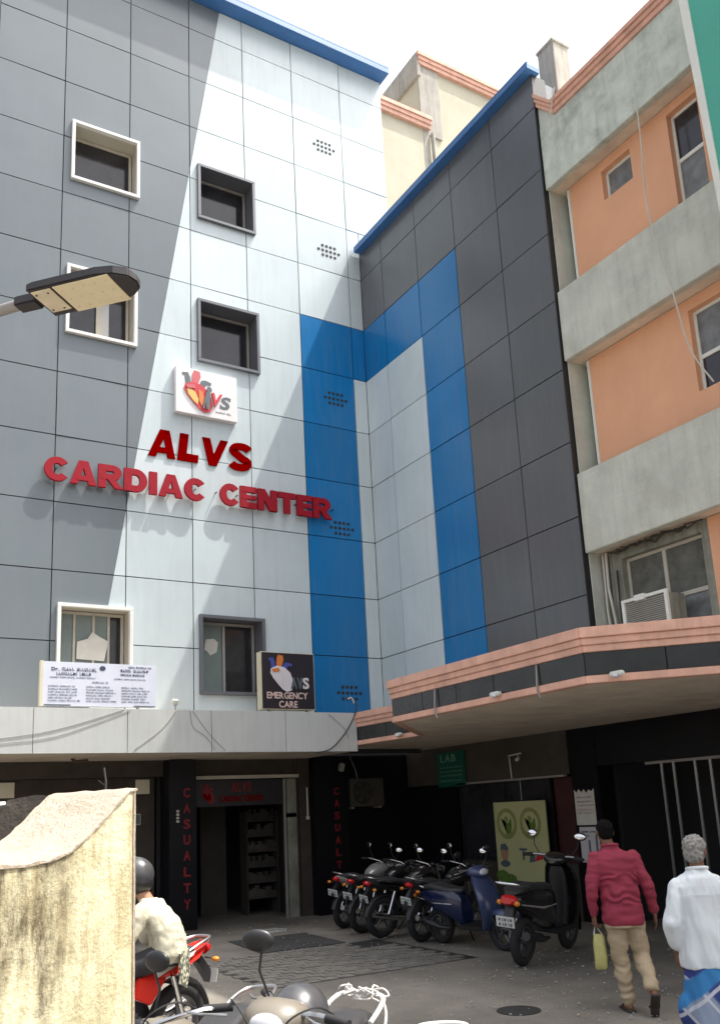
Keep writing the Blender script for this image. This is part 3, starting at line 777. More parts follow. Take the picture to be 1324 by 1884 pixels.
sm_ = MB(); scribble(sm_, (hx, YA - 0.12, hz), (1, 0, 0), (0, 0, 1), (0, -1, 0), 0.80, 1.10, 0.12, 0.035, 0.001); o = sm_.build('small_print', 'print_slate', lg); o.location = -LG.p

# dentist's board on the canopy
YS_ = 14.02
db = empty('dental_board', (3.8, 14.06, CZ1), (0, 0, 0), 'long white printed board standing on the canopy edge below a white window', 'sign')
DB = Off(db, db.location)
DB.b(MB().box((2.90, 14.03, 3.70), (4.72, 14.10, 4.39)), 'board', 'dental_white', bevel=0.004)
DB.b(MB().box((2.885, 14.025, 3.695), (2.93, 14.12, 4.40)), 'edge', 'sign_cream')
for x in (3.2, 4.4): DB.b(MB().box((x, 14.05, CZ1 - 0.02), (x + 0.04, 14.09, 3.70)), 'foot', 'galv')
o_ = (2.93, 14.03, 3.70); rr_, uu, nn_ = (1, 0, 0), (0, 0, 1), (0, -1, 0)
txt(DB.p, 'Dr.', (3.05, 14.03, 4.25), rr_, uu, nn_, 0.055, 0.12, 0.004, 'print_navy', db, name='lettering')
a = MB(); scribble(a, o_, rr_, uu, nn_, 0.28, 0.82, 0.55, 0.055, 0.001); scribble(a, o_, rr_, uu, nn_, 0.2, 0.72, 0.48, 0.05, 0.001)
scribble(a, o_, rr_, uu, nn_, 1.2, 1.66, 0.56, 0.05, 0.001); scribble(a, o_, rr_, uu, nn_, 1.33, 1.7, 0.63, 0.03, 0.001); scribble(a, o_, rr_, uu, nn_, 1.2, 1.6, 0.50, 0.035, 0.001)
DB.b(a, 'print', 'print_navy')
a = MB(); scribble(a, o_, rr_, uu, nn_, 0.1, 0.8, 0.44, 0.022, 0.001); scribble(a, o_, rr_, uu, nn_, 1.1, 1.6, 0.44, 0.022, 0.001); scribble(a, o_, rr_, uu, nn_, 0.75, 1.0, 0.37, 0.03, 0.001)
for k in range(6):
    for x0 in (0.08, 0.66, 1.22): scribble(a, o_, rr_, uu, nn_, x0, x0 + random.uniform(0.32, 0.48), 0.30 - k * 0.045, 0.024, 0.001)
DB.b(a, 'print', 'print_grey')
DB.b(MB().box((2.95, 14.026, 3.705), (3.35, 14.03, 3.725)).box((4.35, 14.026, 3.705), (4.70, 14.03, 3.725)), 'print', 'print_slate')
DB.b(MB().prism([(3.84 + a_, 14.026, 4.31 + b_) for a_, b_ in ellpts(0, 0, 0.05, 0.04, 10)], (0, 0.003, 0)), 'print', 'print_navy')
# emergency care box sign
eb = empty('emergency_sign', (7.1, 14.05, CZ1), (0, 0, 0), 'black box sign with white heart emblem reading EMERGENCY CARE on canopy edge', 'sign')
EB = Off(eb, eb.location)
EB.b(MB().box((6.60, 14.02, 3.71), (7.655, 14.20, 4.73)), 'box', 'sign_cream', bevel=0.004)
EB.b(MB().box((6.615, 14.010, 3.725), (7.64, 14.019, 4.715)), 'face', 'sign_black')
ec = dict(slate='print_blue', rose='print_orange', red='print_white', yellow='print_white', orange='print_white')
dd = heart(eb, EB.p, (6.98, 14.010, 4.02), rr_, uu, nn_, 0.66, ec)
for xx, ch_ in ((7.16, 'A'), (7.28, 'V'), (7.40, 'S')):
    txt(EB.p, ch_, (xx, 14.010, 4.08), rr_, uu, nn_, 0.20, 0.12, 0.034, 'print_slate' if ch_ != 'S' else 'print_white', eb, name='lettering')
txt(EB.p, 'EMERGENCY', (6.70, 14.010, 3.90), rr_, uu, nn_, 0.115, 0.80, 0.006, 'print_pink', eb, name='lettering', gap=0.08, bold=0.02)
txt(EB.p, 'CARE', (6.93, 14.010, 3.745), rr_, uu, nn_, 0.115, 0.36, 0.006, 'print_pink', eb, name='lettering', gap=0.08, bold=0.02)
for x in (6.75, 7.5): EB.b(MB().box((x, 14.08, CZ1 - 0.02), (x + 0.04, 14.12, 3.71)), 'foot', 'galv')
# small white flood lamp on the canopy, cables, and wire shadows built as strands
fl_ = empty('flood_lamp', (5.05, 14.05, CZ1 - 0.02), (0, 0, 0), 'small white flood lamp on the canopy right of the dental board', 'lamp')
MB().box((-0.05, -0.02, 0.10), (0.05, 0.04, 0.2), rot=Matrix.Rotation(0.5, 3, 'X')).build('housing', 'white_paint', fl_, bevel=0.01)
MB().cyl((0, 0, 0), (0, 0, 0.11), 0.012).build('bracket', 'galv', fl_)
def cable(pts, r, m, label, nm='cable', grp=None):
    # smooth through points
    P = [V(p) for p in pts]; out = []
    for k in range(len(P) - 1):
        p0 = P[max(k - 1, 0)]; p1 = P[k]; p2 = P[k + 1]; p3 = P[min(k + 2, len(P) - 1)]
        for t in [i / 6 for i in range(6)]:
            out.append(0.5 * ((2 * p1) + (-p0 + p2) * t + (2 * p0 - 5 * p1 + 4 * p2 - p3) * t * t + (-p0 + 3 * p1 - 3 * p2 + p3) * t ** 3))
    out.append(P[-1])
    o = MB().tube(out, r, 6).build(nm, m, smooth=True); tag(o, label, 'cable', grp); return o
cable([(8.42, 13.97, 3.86), (8.47, 13.95, 3.80), (8.40, 13.93, 3.6), (8.2, 13.93, 3.3), (7.9, 13.94, 3.02), (7.6, 13.95, 2.95)], 0.012, 'cable_black', 'thick dark cable curling down the right end of the grey canopy')
cable([(8.30, 13.96, 3.92), (8.38, 13.96, 3.94), (8.43, 13.96, 3.84)], 0.014, 'pipe_white', 'short white hooked cable end at the foot of the blue panels')
fy = YF - 0.008  # faint wire shadows on the fascia, modelled as thin grey strands hugging it
cable([(-0.3, fy, 3.05), (1.2, fy, 3.10), (2.9, fy, 3.28), (4.18, fy, 3.655)], 0.005, 'wire_shadow_grey', 'thin grey wire shadow strand rising across the left canopy panels to the dental board')
cable([(1.9, fy, 3.08), (3.0, fy, 3.20), (3.7, fy, 3.42), (4.3, fy, 3.655)], 0.004, 'wire_shadow_grey', 'second thin grey wire shadow strand just under the long rising one on the canopy')
cable([(4.35, fy, 3.02), (4.8, fy, 3.35), (5.05, fy, 3.655)], 0.004, 'wire_shadow_grey', 'thin grey wire shadow strand slanting up the canopy to the small flood lamp')
cable([(5.28, fy, 3.655), (5.34, fy, 3.38), (5.55, fy, 3.24), (5.72, fy, 3.02)], 0.004, 'wire_shadow_grey', 'thin grey wire shadow strand dropping in a kink on the middle canopy panel')
cable([(5.33, fy, 3.655), (5.6, fy, 3.3), (5.9, fy, 3.0)], 0.004, 'wire_shadow_grey', 'thin grey wire shadow strand slanting down right on the middle canopy panel')
cable([(7.9, fy, 3.64), (8.2, fy, 3.4), (8.3, fy, 3.2)], 0.004, 'wire_shadow_grey', 'short thin grey wire shadow strand on the last canopy panel beside the thick cable')
# tube light and pipe near the door
tl = empty('tube_light', (8.42, 15.9, 1.8), (0, 0, 0), 'thin unlit white tube light hanging beside the beige door post', 'lamp')
MB().cyl((0, 0, 0.05), (0, 0, 0.62), 0.014).build('tube', 'white_paint', tl, smooth=True); MB().box((-.025, -.02, 0), (.025, .03, 0.06)).build('cap', 'white_paint', tl)
# wall light boxes left of the casualty pillar
for (x, z, lb) in ((5.22, 2.53, 'pale square notice on the brown wall left of the casualty pillar'), (2.85, 2.53, 'pale square notice on the brown wall at the far left edge')):
    o = MB().box((x - 0.13, 16.27, z - 0.13), (x + 0.13, 16.298, z + 0.13)).build('wall_notice', 'sign_cream', bevel=0.004); tag(o, lb, 'notice')
wn_ = empty('small_box_sign', (5.08, 16.28, 1.95), (0, 0, 0), 'small grey rimmed box on the dark wall above the rider', 'box')
MB().box((-.1, -.03, -.1), (.1, .018, .1)).build('rim', 'aluminium', wn_, bevel=0.006); MB().box((-.08, -.036, -.08), (.08, -.031, .08)).build('face', 'print_slate', wn_)
sw = MB()
for q in range(4): sw.box((5.66, 15.70, 1.86 + q * 0.06), (5.71, 15.719, 1.90 + q * 0.06))
o = sw.build('switch_strip', 'pipe_white'); tag(o, 'narrow strip of pale switches on the casualty pillar', 'switch')
bk = MB(); bk.tube([(3.7, 15.3, 2.985), (3.75, 15.25, 2.93), (3.95, 15.22, 2.95)], 0.03, 6)
o = bk.build('soffit_bracket', 'brown_wall'); tag(o, 'rusty bracket hanging from the canopy underside above the yellow wall', 'bracket')
# outdoor AC unit on back wall
ac = empty('outdoor_unit', (9.7, 16.0, 2.0), (0, 0, 0), 'dim air conditioner outdoor unit high on the black wall', 'air conditioner')
MB().box((-.40, -.3, 0), (.40, -.001, .56)).build('case', 'wall_dim', ac, bevel=0.015)
MB().torus((-.12, -.31, .28), .21, .012, .012, n=28, m=6).build('fan_guard', 'black_metal', ac)
o = MB()
for k in range(5):
    a = k * 2 * math.pi / 5; o.prism([(-.12 + .03 * math.cos(a), -.308, .28 + .03 * math.sin(a)), (-.12 + .19 * math.cos(a - .3), -.308, .28 + .19 * math.sin(a - .3)), (-.12 + .19 * math.cos(a + .3), -.306, .28 + .19 * math.sin(a + .3))], (0, .004, 0))
o.build('fan', 'black_metal', ac)
MB().box((-.35, -.25, -.04), (-.3, -.002, -.001)).box((.3, -.25, -.04), (.35, -.002, -.001)).build('bracket', 'galv', ac)
cable([(9.5, 16.0, 3.0), (9.55, 15.9, 2.75), (9.6, 15.88, 2.5)], 0.008, 'pipe_white', 'thin pale wire hanging from the soffit by the outdoor unit')
cl = empty('small_flood_lamp', (9.05, 15.6, 2.7), (0, 0, 0), 'small grey flood lamp on top of the second dark pillar', 'lamp')
MB().box((-.05, -.05, 0), (.05, .03, .16), rot=Matrix.Rotation(.3, 3, 'Y')).build('housing', 'aluminium', cl, bevel=.01); MB().box((-.01, .03, .1), (.01, .1, .12)).build('arm', 'galv', cl)

# ================================================================ PINK AND BLACK CANOPY OF THE RIGHT SIDE
cp = empty('entrance_canopy', (8.5, 9, 3.1), (0, 0, 0), 'projecting entrance canopy with pink ribbed edge and black tiles', 'canopy')
CP = Off(cp, cp.location)
PATH = [(8.50, 14.02), (8.62, 12.24), (6.88, 10.38), (6.82, 6.63), (8.55, 4.92), (10.6, 2.9)]
ZT, ZB = 3.65, 3.09
def offset_path(path, d):       # outward = towards smaller x side
    out = []
    for k, p in enumerate(path):
        ns = []
        for a, b in ((k - 1, k), (k, k + 1)):
            if a < 0 or b >= len(path): continue
            e = V((path[b][0] - path[a][0], path[b][1] - path[a][1])).normalized(); ns.append(V((e.y, -e.x)))
        n = sum(ns, V((0, 0))); n.normalize(); c = n.dot(ns[0]); q = V(p) - n * (-d / c) * -1 if False else V(p) + n * (d / c)
        out.append((q.x, q.y))
    return out
# outward check: travelling to -y, normal (e.y,-e.x)=(-1,0): outward is -x
def strip(z0, z1, d, th, m, name):
    a = offset_path(PATH, d); b = offset_path(PATH, d - th); mb = MB()
    for k in range(len(PATH) - 1):
        p = [(a[k][0], a[k][1]), (a[k + 1][0], a[k + 1][1]), (b[k + 1][0], b[k + 1][1]), (b[k][0], b[k][1])]
        mb.prism([(x, y, z0) for x, y in p], (0, 0, z1 - z0))
    return CP.b(mb, name, m, bevel=0.006)
strip(ZT - 0.09, ZT + 0.02, 0.06, 0.2, 'pink_paint', 'coping_band')
strip(ZT - 0.165, ZT - 0.091, 0.035, 0.15, 'pink_paint', 'coping_band')
strip(ZT - 0.24, ZT - 0.166, 0.015, 0.13, 'pink_paint', 'coping_band')
strip(ZB - 0.005, ZB + 0.075, 0.012, 0.12, 'pink_paint', 'lower_band')
strip(ZB + 0.076, ZT - 0.241, -0.03, 0.1, 'backing', 'tile_backing')
for k in range(len(PATH) - 1):
    a = V(PATH[k]); b = V(PATH[k + 1]); L_ = (b - a).length; e = (b - a) / L_; n = V((e.y, -e.x)); nT = max(1, round(L_ / 0.72)); s_ = L_ / nT
    for q in range(nT):
        p0 = a + e * (q * s_ + 0.006) - n * 0.029; p1 = a + e * ((q + 1) * s_ - 0.006) - n * 0.029
        CP.b(MB().prism([(p0.x, p0.y, ZB + 0.08), (p1.x, p1.y, ZB + 0.08), (p1.x + n.x * .027, p1.y + n.y * .027, ZB + 0.08), (p0.x + n.x * .027, p0.y + n.y * .027, ZB + 0.08)], (0, 0, ZT - 0.245 - ZB - 0.08)), 'tile', 'black_tile')
inn = offset_path(PATH, -0.1)
top = [(x, y, ZB) for x, y in inn] + [(12.5, 2.9, ZB), (12.5, 14.6, ZB), (9.7, 15.98, ZB - 0.002), (8.55, 15.98, ZB - 0.002), (8.55, 14.02, ZB)]
CP.b(MB().prism(top, (0, 0, 0.42)), 'slab', 'soffit')
for (x, y, z, lb) in ((8.53, 12.7, 3.15, 'small white spot lamp on the recessed black tiles of the canopy'), (6.80, 8.05, 3.165, 'small white spot lamp below black tiles in the middle of the canopy'), (6.98, 6.35, 3.15, 'small round white spot lamp on the right black tiles of the canopy')):
    s_ = empty('spot_lamp', (x, y, z), (0, 0, 0), lb, 'lamp', 'spot lamps on the canopy edge')
    MB().box((-.04, -.08, -.02), (.03, .08, .03)).build('housing', 'white_paint', s_, bevel=.012)
    MB().ell((-.03, 0.0, -.022), (.03, .04, .02)).build('lens', 'lens_clear', s_, smooth=True)
for (x, y) in ((6.84, 9.3), (6.82, 7.35)):
    dp = MB().tube([(x, y, ZT - 0.25), (x - 0.02, y, ZB + 0.02), (x - 0.0, y - .02, ZB - 0.06)], 0.012, 6).build('drip_pipe', 'galv'); tag(dp, 'thin grey drip pipe on the canopy tiles, %s' % ('left one toward the blue wall' if y > 9 else 'right one before the corner'), 'pipe', 'drip pipes on the canopy')

# ---- ground floor of the right wing under the pink canopy
XG = 10.9
gr = empty('ground_floor_wing', (XG, 10, 0)); tag(gr, 'shaded black and brown ground floor front behind the parked scooters', 'building')
GR = Off(gr, gr.location)
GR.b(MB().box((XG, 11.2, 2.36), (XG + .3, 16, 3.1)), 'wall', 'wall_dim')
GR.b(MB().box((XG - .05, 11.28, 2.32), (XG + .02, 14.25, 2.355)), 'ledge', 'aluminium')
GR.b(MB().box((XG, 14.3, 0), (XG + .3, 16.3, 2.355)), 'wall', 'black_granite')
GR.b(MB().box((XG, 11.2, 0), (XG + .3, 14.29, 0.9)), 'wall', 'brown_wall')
GR.b(MB().box((XG, 10.56, 0), (XG + 0.35, 11.17, 3.09)), 'pillar', 'black_granite', bevel=.01)
GR.b(MB().box((XG + 0.1, 11.2, 0.9), (XG + .14, 11.7, 2.32)), 'panel', 'maroon_wall')
gw = GR.b(MB().box((XG + 0.02, 11.72, 0.95), (XG + .08, 11.78, 2.31)).box((XG + 0.02, 12.9, 0.95), (XG + .08, 12.96, 2.31)).box((XG + 0.02, 14.2, 0.95), (XG + .08, 14.26, 2.31)).box((XG + .02, 11.72, .90), (XG + .08, 14.26, .951)).box((XG + .02, 11.72, 2.309), (XG + .08, 14.26, 2.32)), 'window', 'black_metal')
for y0, y1 in ((11.79, 12.89), (12.97, 14.19)): MB().box((0.04 + XG, y0, .96), (.05 + XG, y1, 2.315)).build('pane', 'glass_dark', gw).location = (0, 0, 0)
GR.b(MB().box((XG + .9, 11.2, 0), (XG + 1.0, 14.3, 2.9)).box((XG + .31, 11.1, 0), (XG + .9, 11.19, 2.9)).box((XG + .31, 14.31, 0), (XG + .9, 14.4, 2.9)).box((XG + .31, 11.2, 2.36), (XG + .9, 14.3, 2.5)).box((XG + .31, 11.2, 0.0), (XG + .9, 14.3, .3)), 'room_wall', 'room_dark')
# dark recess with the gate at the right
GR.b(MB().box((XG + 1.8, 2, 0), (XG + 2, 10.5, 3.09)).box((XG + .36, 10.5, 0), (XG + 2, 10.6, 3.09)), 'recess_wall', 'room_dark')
GR.b(MB().box((XG, 2, 2.45), (XG + .2, 10.55, 3.088)), 'lintel', 'black_granite')
gt = empty('grille_gate', (XG, 8.6, 0), (0, 0, 0), 'half open collapsible gate of upright steel bars behind the walking men', 'gate')
for q, y in enumerate((0.66, 0.44, 0.06, -0.20, -0.44, -0.68, -0.92, -1.2)):
    MB().box((-.012, y - .02, 0.05), (.012, y + .02, 2.40)).build('bar', 'steel', gt)
MB().box((-.03, -1.3, 2.40), (.03, .95, 2.44)).build('rail', 'galv', gt); MB().box((-.02, -1.3, 0.01), (.02, .95, .05)).build('rail', 'galv', gt)
MB().box((-.02, 0.07, 1.05), (.0, .43, 1.25)).build('lock_plate', 'galv', gt)
# green board, pipe bracket, poster, papers
gs = empty('green_board', (XG - .02, 14.3, 2.3), (0, 0, 0), 'dim green board with pale lettering under the canopy soffit', 'sign')
GS = Off(gs, gs.location)
GS.b(MB().box((XG - .05, 13.95, 2.30), (XG - .02, 14.85, 2.98)), 'board', 'sign_green', bevel=.004)
txt(GS.p, 'LAB', (XG - .05, 14.72, 2.78), (0, -1, 0), (0, 0, 1), (-1, 0, 0), 0.15, 0.5, 0.004, 'print_palegreen', gs, name='lettering')
a = MB()
for z in (2.66, 2.58, 2.5, 2.40): scribble(a, (XG - .05, 14.85, 0), (0, -1, 0), (0, 0, 1), (-1, 0, 0), 0.1, 0.8, z, 0.035, 0.001)
GS.b(a, 'print', 'print_palegreen')
pb = MB().tube([(XG - .03, 12.62, 2.36), (XG - .05, 12.62, 2.72), (XG - .10, 12.58, 2.76), (XG - .14, 12.2, 2.78)], 0.014, 8)
o = pb.build('pipe_bracket', 'pipe_white', smooth=True); tag(o, 'bent white pipe bracket above the yellow poster', 'pipe')
cc = empty('wall_camera', (XG - .14, 12.28, 2.7), (0, 0, 0), 'small pale camera hanging from the bent white pipe', 'camera')
MB().cyl((0, 0, 0), (-.08, -.05, -.03), .03).build('housing', 'pipe_white', cc); MB().cyl((0, 0, .0), (0, 0, .075), .008).build('stem', 'pipe_white', cc)
cable([(XG - .02, 12.42, 2.32), (XG - .02, 12.42, 1.97)], 0.006, 'pipe_white', 'straight thin pale wire dropping to the yellow poster')
po = empty('poster_board', (XG - .15, 12.4, .8), (0, 0, 0), 'yellow green poster with two leafy roundels behind the black scooter', 'poster')
PO = Off(po, po.location); PX_ = XG - .15
PO.b(MB().box((PX_, 11.70, 0.55), (PX_ + .03, 13.06, 1.95)), 'board', 'poster', bevel=.004)
pr_, pu, pn = (0, -1, 0), (0, 0, 1), (-1, 0, 0)
def pf(pts, m, off, nm='print'): o = flat(nm, pts, (PX_, 13.06, 0.55), pr_, pu, pn, m, po, off, 0.003); o.location = -PO.p
for cx in (0.34, 0.96):
    pf(ellpts(cx, 1.02, .27, .27, 28), 'poster_olive', .001); pf(ellpts(cx, 1.03, .2, .19, 24), 'poster', .005)
    pf([(cx - .14, 1.12), (cx - .02, 1.06), (cx + .0, .84), (cx + .1, .86), (cx + .14, .98), (cx + .13, 1.12), (cx + .04, 1.02)], 'poster_green', .009)
    pf(ellpts(cx + .0, 1.1, .05, .05, 14), 'poster_olive', .013)
pf(ellpts(.22, .50, .10, .13, 20), 'skin_print', .001); pf([(.11, .56), (.13, .66), (.26, .68), (.33, .6), (.31, .54), (.2, .58)], 'print_slate', .005); pf(ellpts(.22, .33, .13, .06, 16), 'print_slate', .001)
pf(ellpts(.12, .12, .16, .10, 16), 'poster_green', .001); pf(ellpts(.3, .08, .2, .08, 16), 'poster_green', .005)
txt(PO.p, 'T', (PX_, 13.06 - .62, .55 + .40), pr_, pu, pn, 0.20, 0.2, 0.004, 'print_slate', po, name='lettering')
pf([(1.0, .38), (1.2, .42), (1.24, .52), (1.06, .50)], 'print_red', .001); pf([(.86, .36), (1.0, .38), (1.02, .50), (.9, .54)], 'print_slate', .001)
for k, (z0, z1, m, lb) in enumerate(((1.52, 2.1, 'paper', 'pale torn paper notice high on the black pillar'), (0.93, 1.49, 'sign_white', 'lower white printed notice on the black pillar with dark figures'))):
    nt_ = empty('paper_notice', (XG - .01, 10.9, z0), (0, 0, 0), lb, 'notice', 'notices pasted on the black pillar')
    N = Off(nt_, nt_.location); xx = XG - .012
    if k == 0:
        pts = [(11.12, z0), (10.68, z0)] + [(10.68 + i * .055, z1 - (.05 if i % 2 else 0) - .02 * random.random()) for i in range(9)]
        N.b(MB().prism([(xx, y, z) for y, z in pts], (.006, 0, 0)), 'sheet', 'paper')
        a = MB()
        for z in (1.95, 1.88, 1.82, 1.75, 1.7): scribble(a, (xx, 11.1, 0), pr_, pu, pn, .03, .38, z, .03, .001)
        N.b(a, 'print', 'print_pink')
    else:
        N.b(MB().box((xx, 10.66, z0), (xx + .006, 11.08, z1)), 'sheet', 'print_white')
        a = MB(); scribble(a, (xx, 11.08, 0), pr_, pu, pn, .04, .36, 1.40, .03, .001); scribble(a, (xx, 11.08, 0), pr_, pu, pn, .04, .2, 1.34, .02, .001)
        a.box((xx - .004, 10.86, 1.0), (xx - .001, 10.90, 1.28)).box((xx - .004, 10.70, 1.0), (xx - .001, 10.74, 1.36)); N.b(a, 'print', 'print_slate')
        N.b(MB().box((xx - .004, 10.67, .93), (xx - .001, 11.07, .99)), 'print', 'print_white')

# ================================================================ CONCRETE BUILDING WITH ORANGE WALLS
cb = empty('concrete_building', (11, 6, 0)); tag(cb, 'weathered concrete building with bright orange recessed walls right of the cladding', 'building')
CB = Off(cb, cb.location); X0 = XB + 0.02; YE = YC - 0.03; YR = -3.0
for (z0, z1, m) in ((11.76, 12.95, 'concrete_spotted'), (8.67, 9.88, 'concrete_green'), (5.52, 6.78, 'concrete_green')):
    CB.b(MB().box((X0, YR, z0), (X0 + .12, YE, z1)), 'balcony_band', m, bevel=0.01)
    CB.b(MB().box((X0 + .121, YR, z0 + .012), (X0 + 1.2, YE, z0 + .13)), 'soffit', 'soffit')
for q, (z0, z1, p) in enumerate(((12.95, 13.04, .03), (13.04, 13.12, .06), (13.12, 13.2, .09))):
    CB.b(MB().box((X0 - p, YR, z0 + .001), (X0 + .4, 8.82, z1)), 'coping', 'pink_paint', bevel=.005)
    CB.b(MB().prism([(X0 - p, 8.82, z0 + .001), (X0 - p, YC - .03, z0 + .42), (X0 - p, YC - .03, z1 + .42), (X0 - p, 8.82, z1)], (.4 + p, 0, 0)), 'coping', 'pink_paint', bevel=.005)
CB.b(MB().prism([(X0 + .02, 8.82, 12.96), (X0 + .02, YC - .03, 12.96), (X0 + .02, YC - .03, 13.36)], (.12, 0, 0)), 'parapet', 'concrete_spotted')
XR = 10.18
CB.b(MB().box((XR, YR, 3.6), (XR + .2, YE - .2, 13.0)), 'core_wall', 'concrete_green')
CB.b(MB().box((X0 + .06, YE - .02, 3.2), (XR - .02, YE, 12.9)), 'side_return', 'concrete_green')     # grey return
def owall(y0, y1, z0, z1, hs_, m='orange_paint'):
    mb = MB(); cu = sorted({y0, y1} | {h[k] for h in hs_ for k in (0, 1)}); cw = sorted({z0, z1} | {h[k] for h in hs_ for k in (2, 3)})
    for a in range(len(cu) - 1):
        for b in range(len(cw) - 1):
            mx, mz = (cu[a] + cu[a + 1]) / 2, (cw[b] + cw[b + 1]) / 2
            if any(h[0] < mx < h[1] and h[2] < mz < h[3] for h in hs_): continue
            mb.quad((XR - .15, cu[a], cw[b]), (XR - .15, cu[a], cw[b + 1]), (XR - .15, cu[a + 1], cw[b + 1]), (XR - .15, cu[a + 1], cw[b]))
    for h in hs_:
        a, b, c, d = h; x, y = XR - .15, XR - .003
        mb.quad((x, a, c), (y, a, c), (y, a, d), (x, a, d)); mb.quad((x, b, c), (x, b, d), (y, b, d), (y, b, c))
        mb.quad((x, a, c), (x, b, c), (y, b, c), (y, a, c)); mb.quad((x, a, d), (y, a, d), (y, b, d), (x, b, d))
    mb.quad((XR - .15, y1, z0), (XR - .003, y1, z0), (XR - .003, y1, z1), (XR - .15, y1, z1)) if False else None
    return mb
Y1 = 8.98
h1 = [(7.72, 8.30, 11.08, 11.60), (6.50, 7.02, 9.9, 11.62)]
h2 = [(5.2, 7.12, 7.28, 8.50)]
CB.b(owall(YR, Y1, 9.9, 11.76, h1), 'orange_wall', 'orange_paint', flip=False)
CB.b(owall(YR, Y1, 6.79, 8.67, h2), 'orange_wall', 'orange_paint', flip=False)
CB.b(owall(YR, 7.28, 3.8, 5.52, []), 'orange_wall', 'orange_paint', flip=False)
CB.b(owall(7.28, Y1, 3.8, 5.52, [(7.40, 8.80, 3.9, 5.36)]), 'dirty_wall', 'concrete_dirty', flip=False)
for z0, z1 in ((9.9, 11.75), (6.8, 8.66), (3.8, 5.51)):
    CB.b(MB().box((XR - .16, Y1 + .001, z0), (XR - .01, Y1 + .05, z1)), 'corner_trim', 'white_paint' if z0 > 5 else 'concrete_dirty')
    CB.b(MB().box((XR - .008, Y1 + .06, z0), (XR - .004, YE - .03, z1)), 'side_strip', 'concrete_green' if z0 > 5 else 'concrete_dirty')
def cwin(y0, y1, z0, z1, mullions=(), trans=(), fm='white_paint', pm='glass_dark', x=XR - .05):
    f = MB(); t = .045
    f.box((x, y0, z0), (x + .04, y1, z0 + t)).box((x, y0, z1 - t), (x + .04, y1, z1)).box((x, y0, z0 + t), (x + .04, y0 + t, z1 - t)).box((x, y1 - t, z0 + t), (x + .04, y1, z1 - t))
    for y in mullions: f.box((x - .002, y - .03, z0 + t), (x + .038, y + .03, z1 - t))
    for z in trans: f.box((x - .003, y0 + t, z - .03), (x + .037, y1 - t, z + .03))
    wn = CB.b(f, 'window', fm, bevel=.003)
    ys = [y0 + t] + sorted(mullions) + [y1 - t]; zs = [z0 + t] + sorted(trans) + [z1 - t]
    for a in range(len(ys) - 1):
        for b in range(len(zs) - 1):
            MB().box((x + .02, ys[a] + .001, zs[b] + .001), (x + .028, ys[a + 1] - .001, zs[b + 1] - .001)).build('pane', pm if not isinstance(pm, list) else pm[b % len(pm)], wn)
    return wn
mat('glass_grey', (0.17, 0.18, 0.185), 0.35, var=0.3, vscale=6)
cwin(7.72, 8.30, 11.08, 11.60, pm='glass_grey')
cwin(6.50, 7.02, 10.0, 11.62, trans=(10.85,), pm=['glass_grey', 'glass_dark'])
cwin(5.2, 7.12, 7.28, 8.50, mullions=(6.3,), trans=(7.8,), pm=['glass_dark', 'glass_grey'])
mat('glass_dusty', (0.10, 0.10, 0.085), 0.5, var=0.4, vscale=5)
cwin(7.40, 8.80, 3.92, 5.36, mullions=(8.12,), trans=(4.62,), pm=['glass_grey', 'glass_dusty'], fm='reveal_cream')
# dirty broken patch and pipes by the first floor window
for k, (y, z0, z1, x) in enumerate(((9.10, 3.7, 5.5, 9.98), (9.02, 4.4, 5.5, 9.96), (8.88, 3.7, 5.2, 10.0))):
    o = MB().tube([(x, y, z1), (x - .01, y + .01, (z0 + z1) / 2), (x, y - .04, z0 + .1), (x, y - .05, z0)], .022 if k < 2 else .012, 8).build('drain_pipe', 'pipe_white' if k < 2 else 'cable_black', smooth=True)
    tag(o, ('long stained white drain pipe beside the dark cladding edge', 'short stained white pipe hanging next to the long one', 'thin black pipe between white pipes and the window unit')[k], 'pipe')
ra = MB()
random.seed(3)
for k in range(26):
    y = 8.95 - k * .055; ra.tube([(9.95 + random.uniform(-.05, .05), y, 5.50 + random.uniform(-.03, .0)), (9.9 + random.uniform(-.1, .1), y - .1, 5.46 + random.uniform(-.04, .02)), (9.95, y - random.uniform(.1, .3), 5.49)], .012, 5)
o = ra.build('broken_soffit', 'brown_wall'); tag(o, 'ragged broken debris hanging under the lowest concrete band', 'debris')
wa = empty('window_unit', (9.86, 8.15, 4.12), (0, 0, 0), 'boxy white framed window air conditioner above the pink canopy edge', 'air conditioner')
MB().box((-.22, -.42, 0), (.10, .36, .46)).build('case', 'concrete_dirty', wa, bevel=.006)
f = MB(); 
f.box((-.26, .32, -.02), (-.221, .37, .50)).box((-.26, -.42, -.02), (-.221, -.37, .50)).box((-.26, -.37, .46), (-.221, .32, .50)).box((-.26, -.37, -.02), (-.221, .32, .02)).box((-.28, -.05, .44), (-.2205, .12, .52))
f.build('frame', 'white_paint', wa)
f = MB()
for k in range(15): f.box((-.24, -.36, .03 + k * .028), (-.222, .31, .04 + k * .028))
f.build('grille', 'aluminium', wa)
cable([(9.62, 7.18, 12.2), (9.60, 7.17, 11.3), (9.61, 7.22, 10.0), (9.60, 7.0, 8.6), (9.60, 6.86, 7.7), (9.62, 6.6, 7.1)], 0.011, 'pipe_white', 'thin white wire hanging down over the orange walls')
cable([(9.60, 8.66, 13.3), (9.61, 8.78, 13.02), (9.62, 8.85, 12.7)], 0.012, 'pipe_white', 'short white wire over the pink coping by the chimney')
chm = empty('chimney', (10.45, 9.38, 13.0), (0, 0, 0), 'small stained grey chimney stack on the roof edge', 'chimney')
MB().box((-.19, -.19, 0), (.19, .19, 2.0)).build('stack', 'grey_plaster', chm, bevel=.01); MB().box((-.21, -.21, 2.0), (.21, .21, 2.06)).build('cap', 'grey_plaster', chm, bevel=.01)
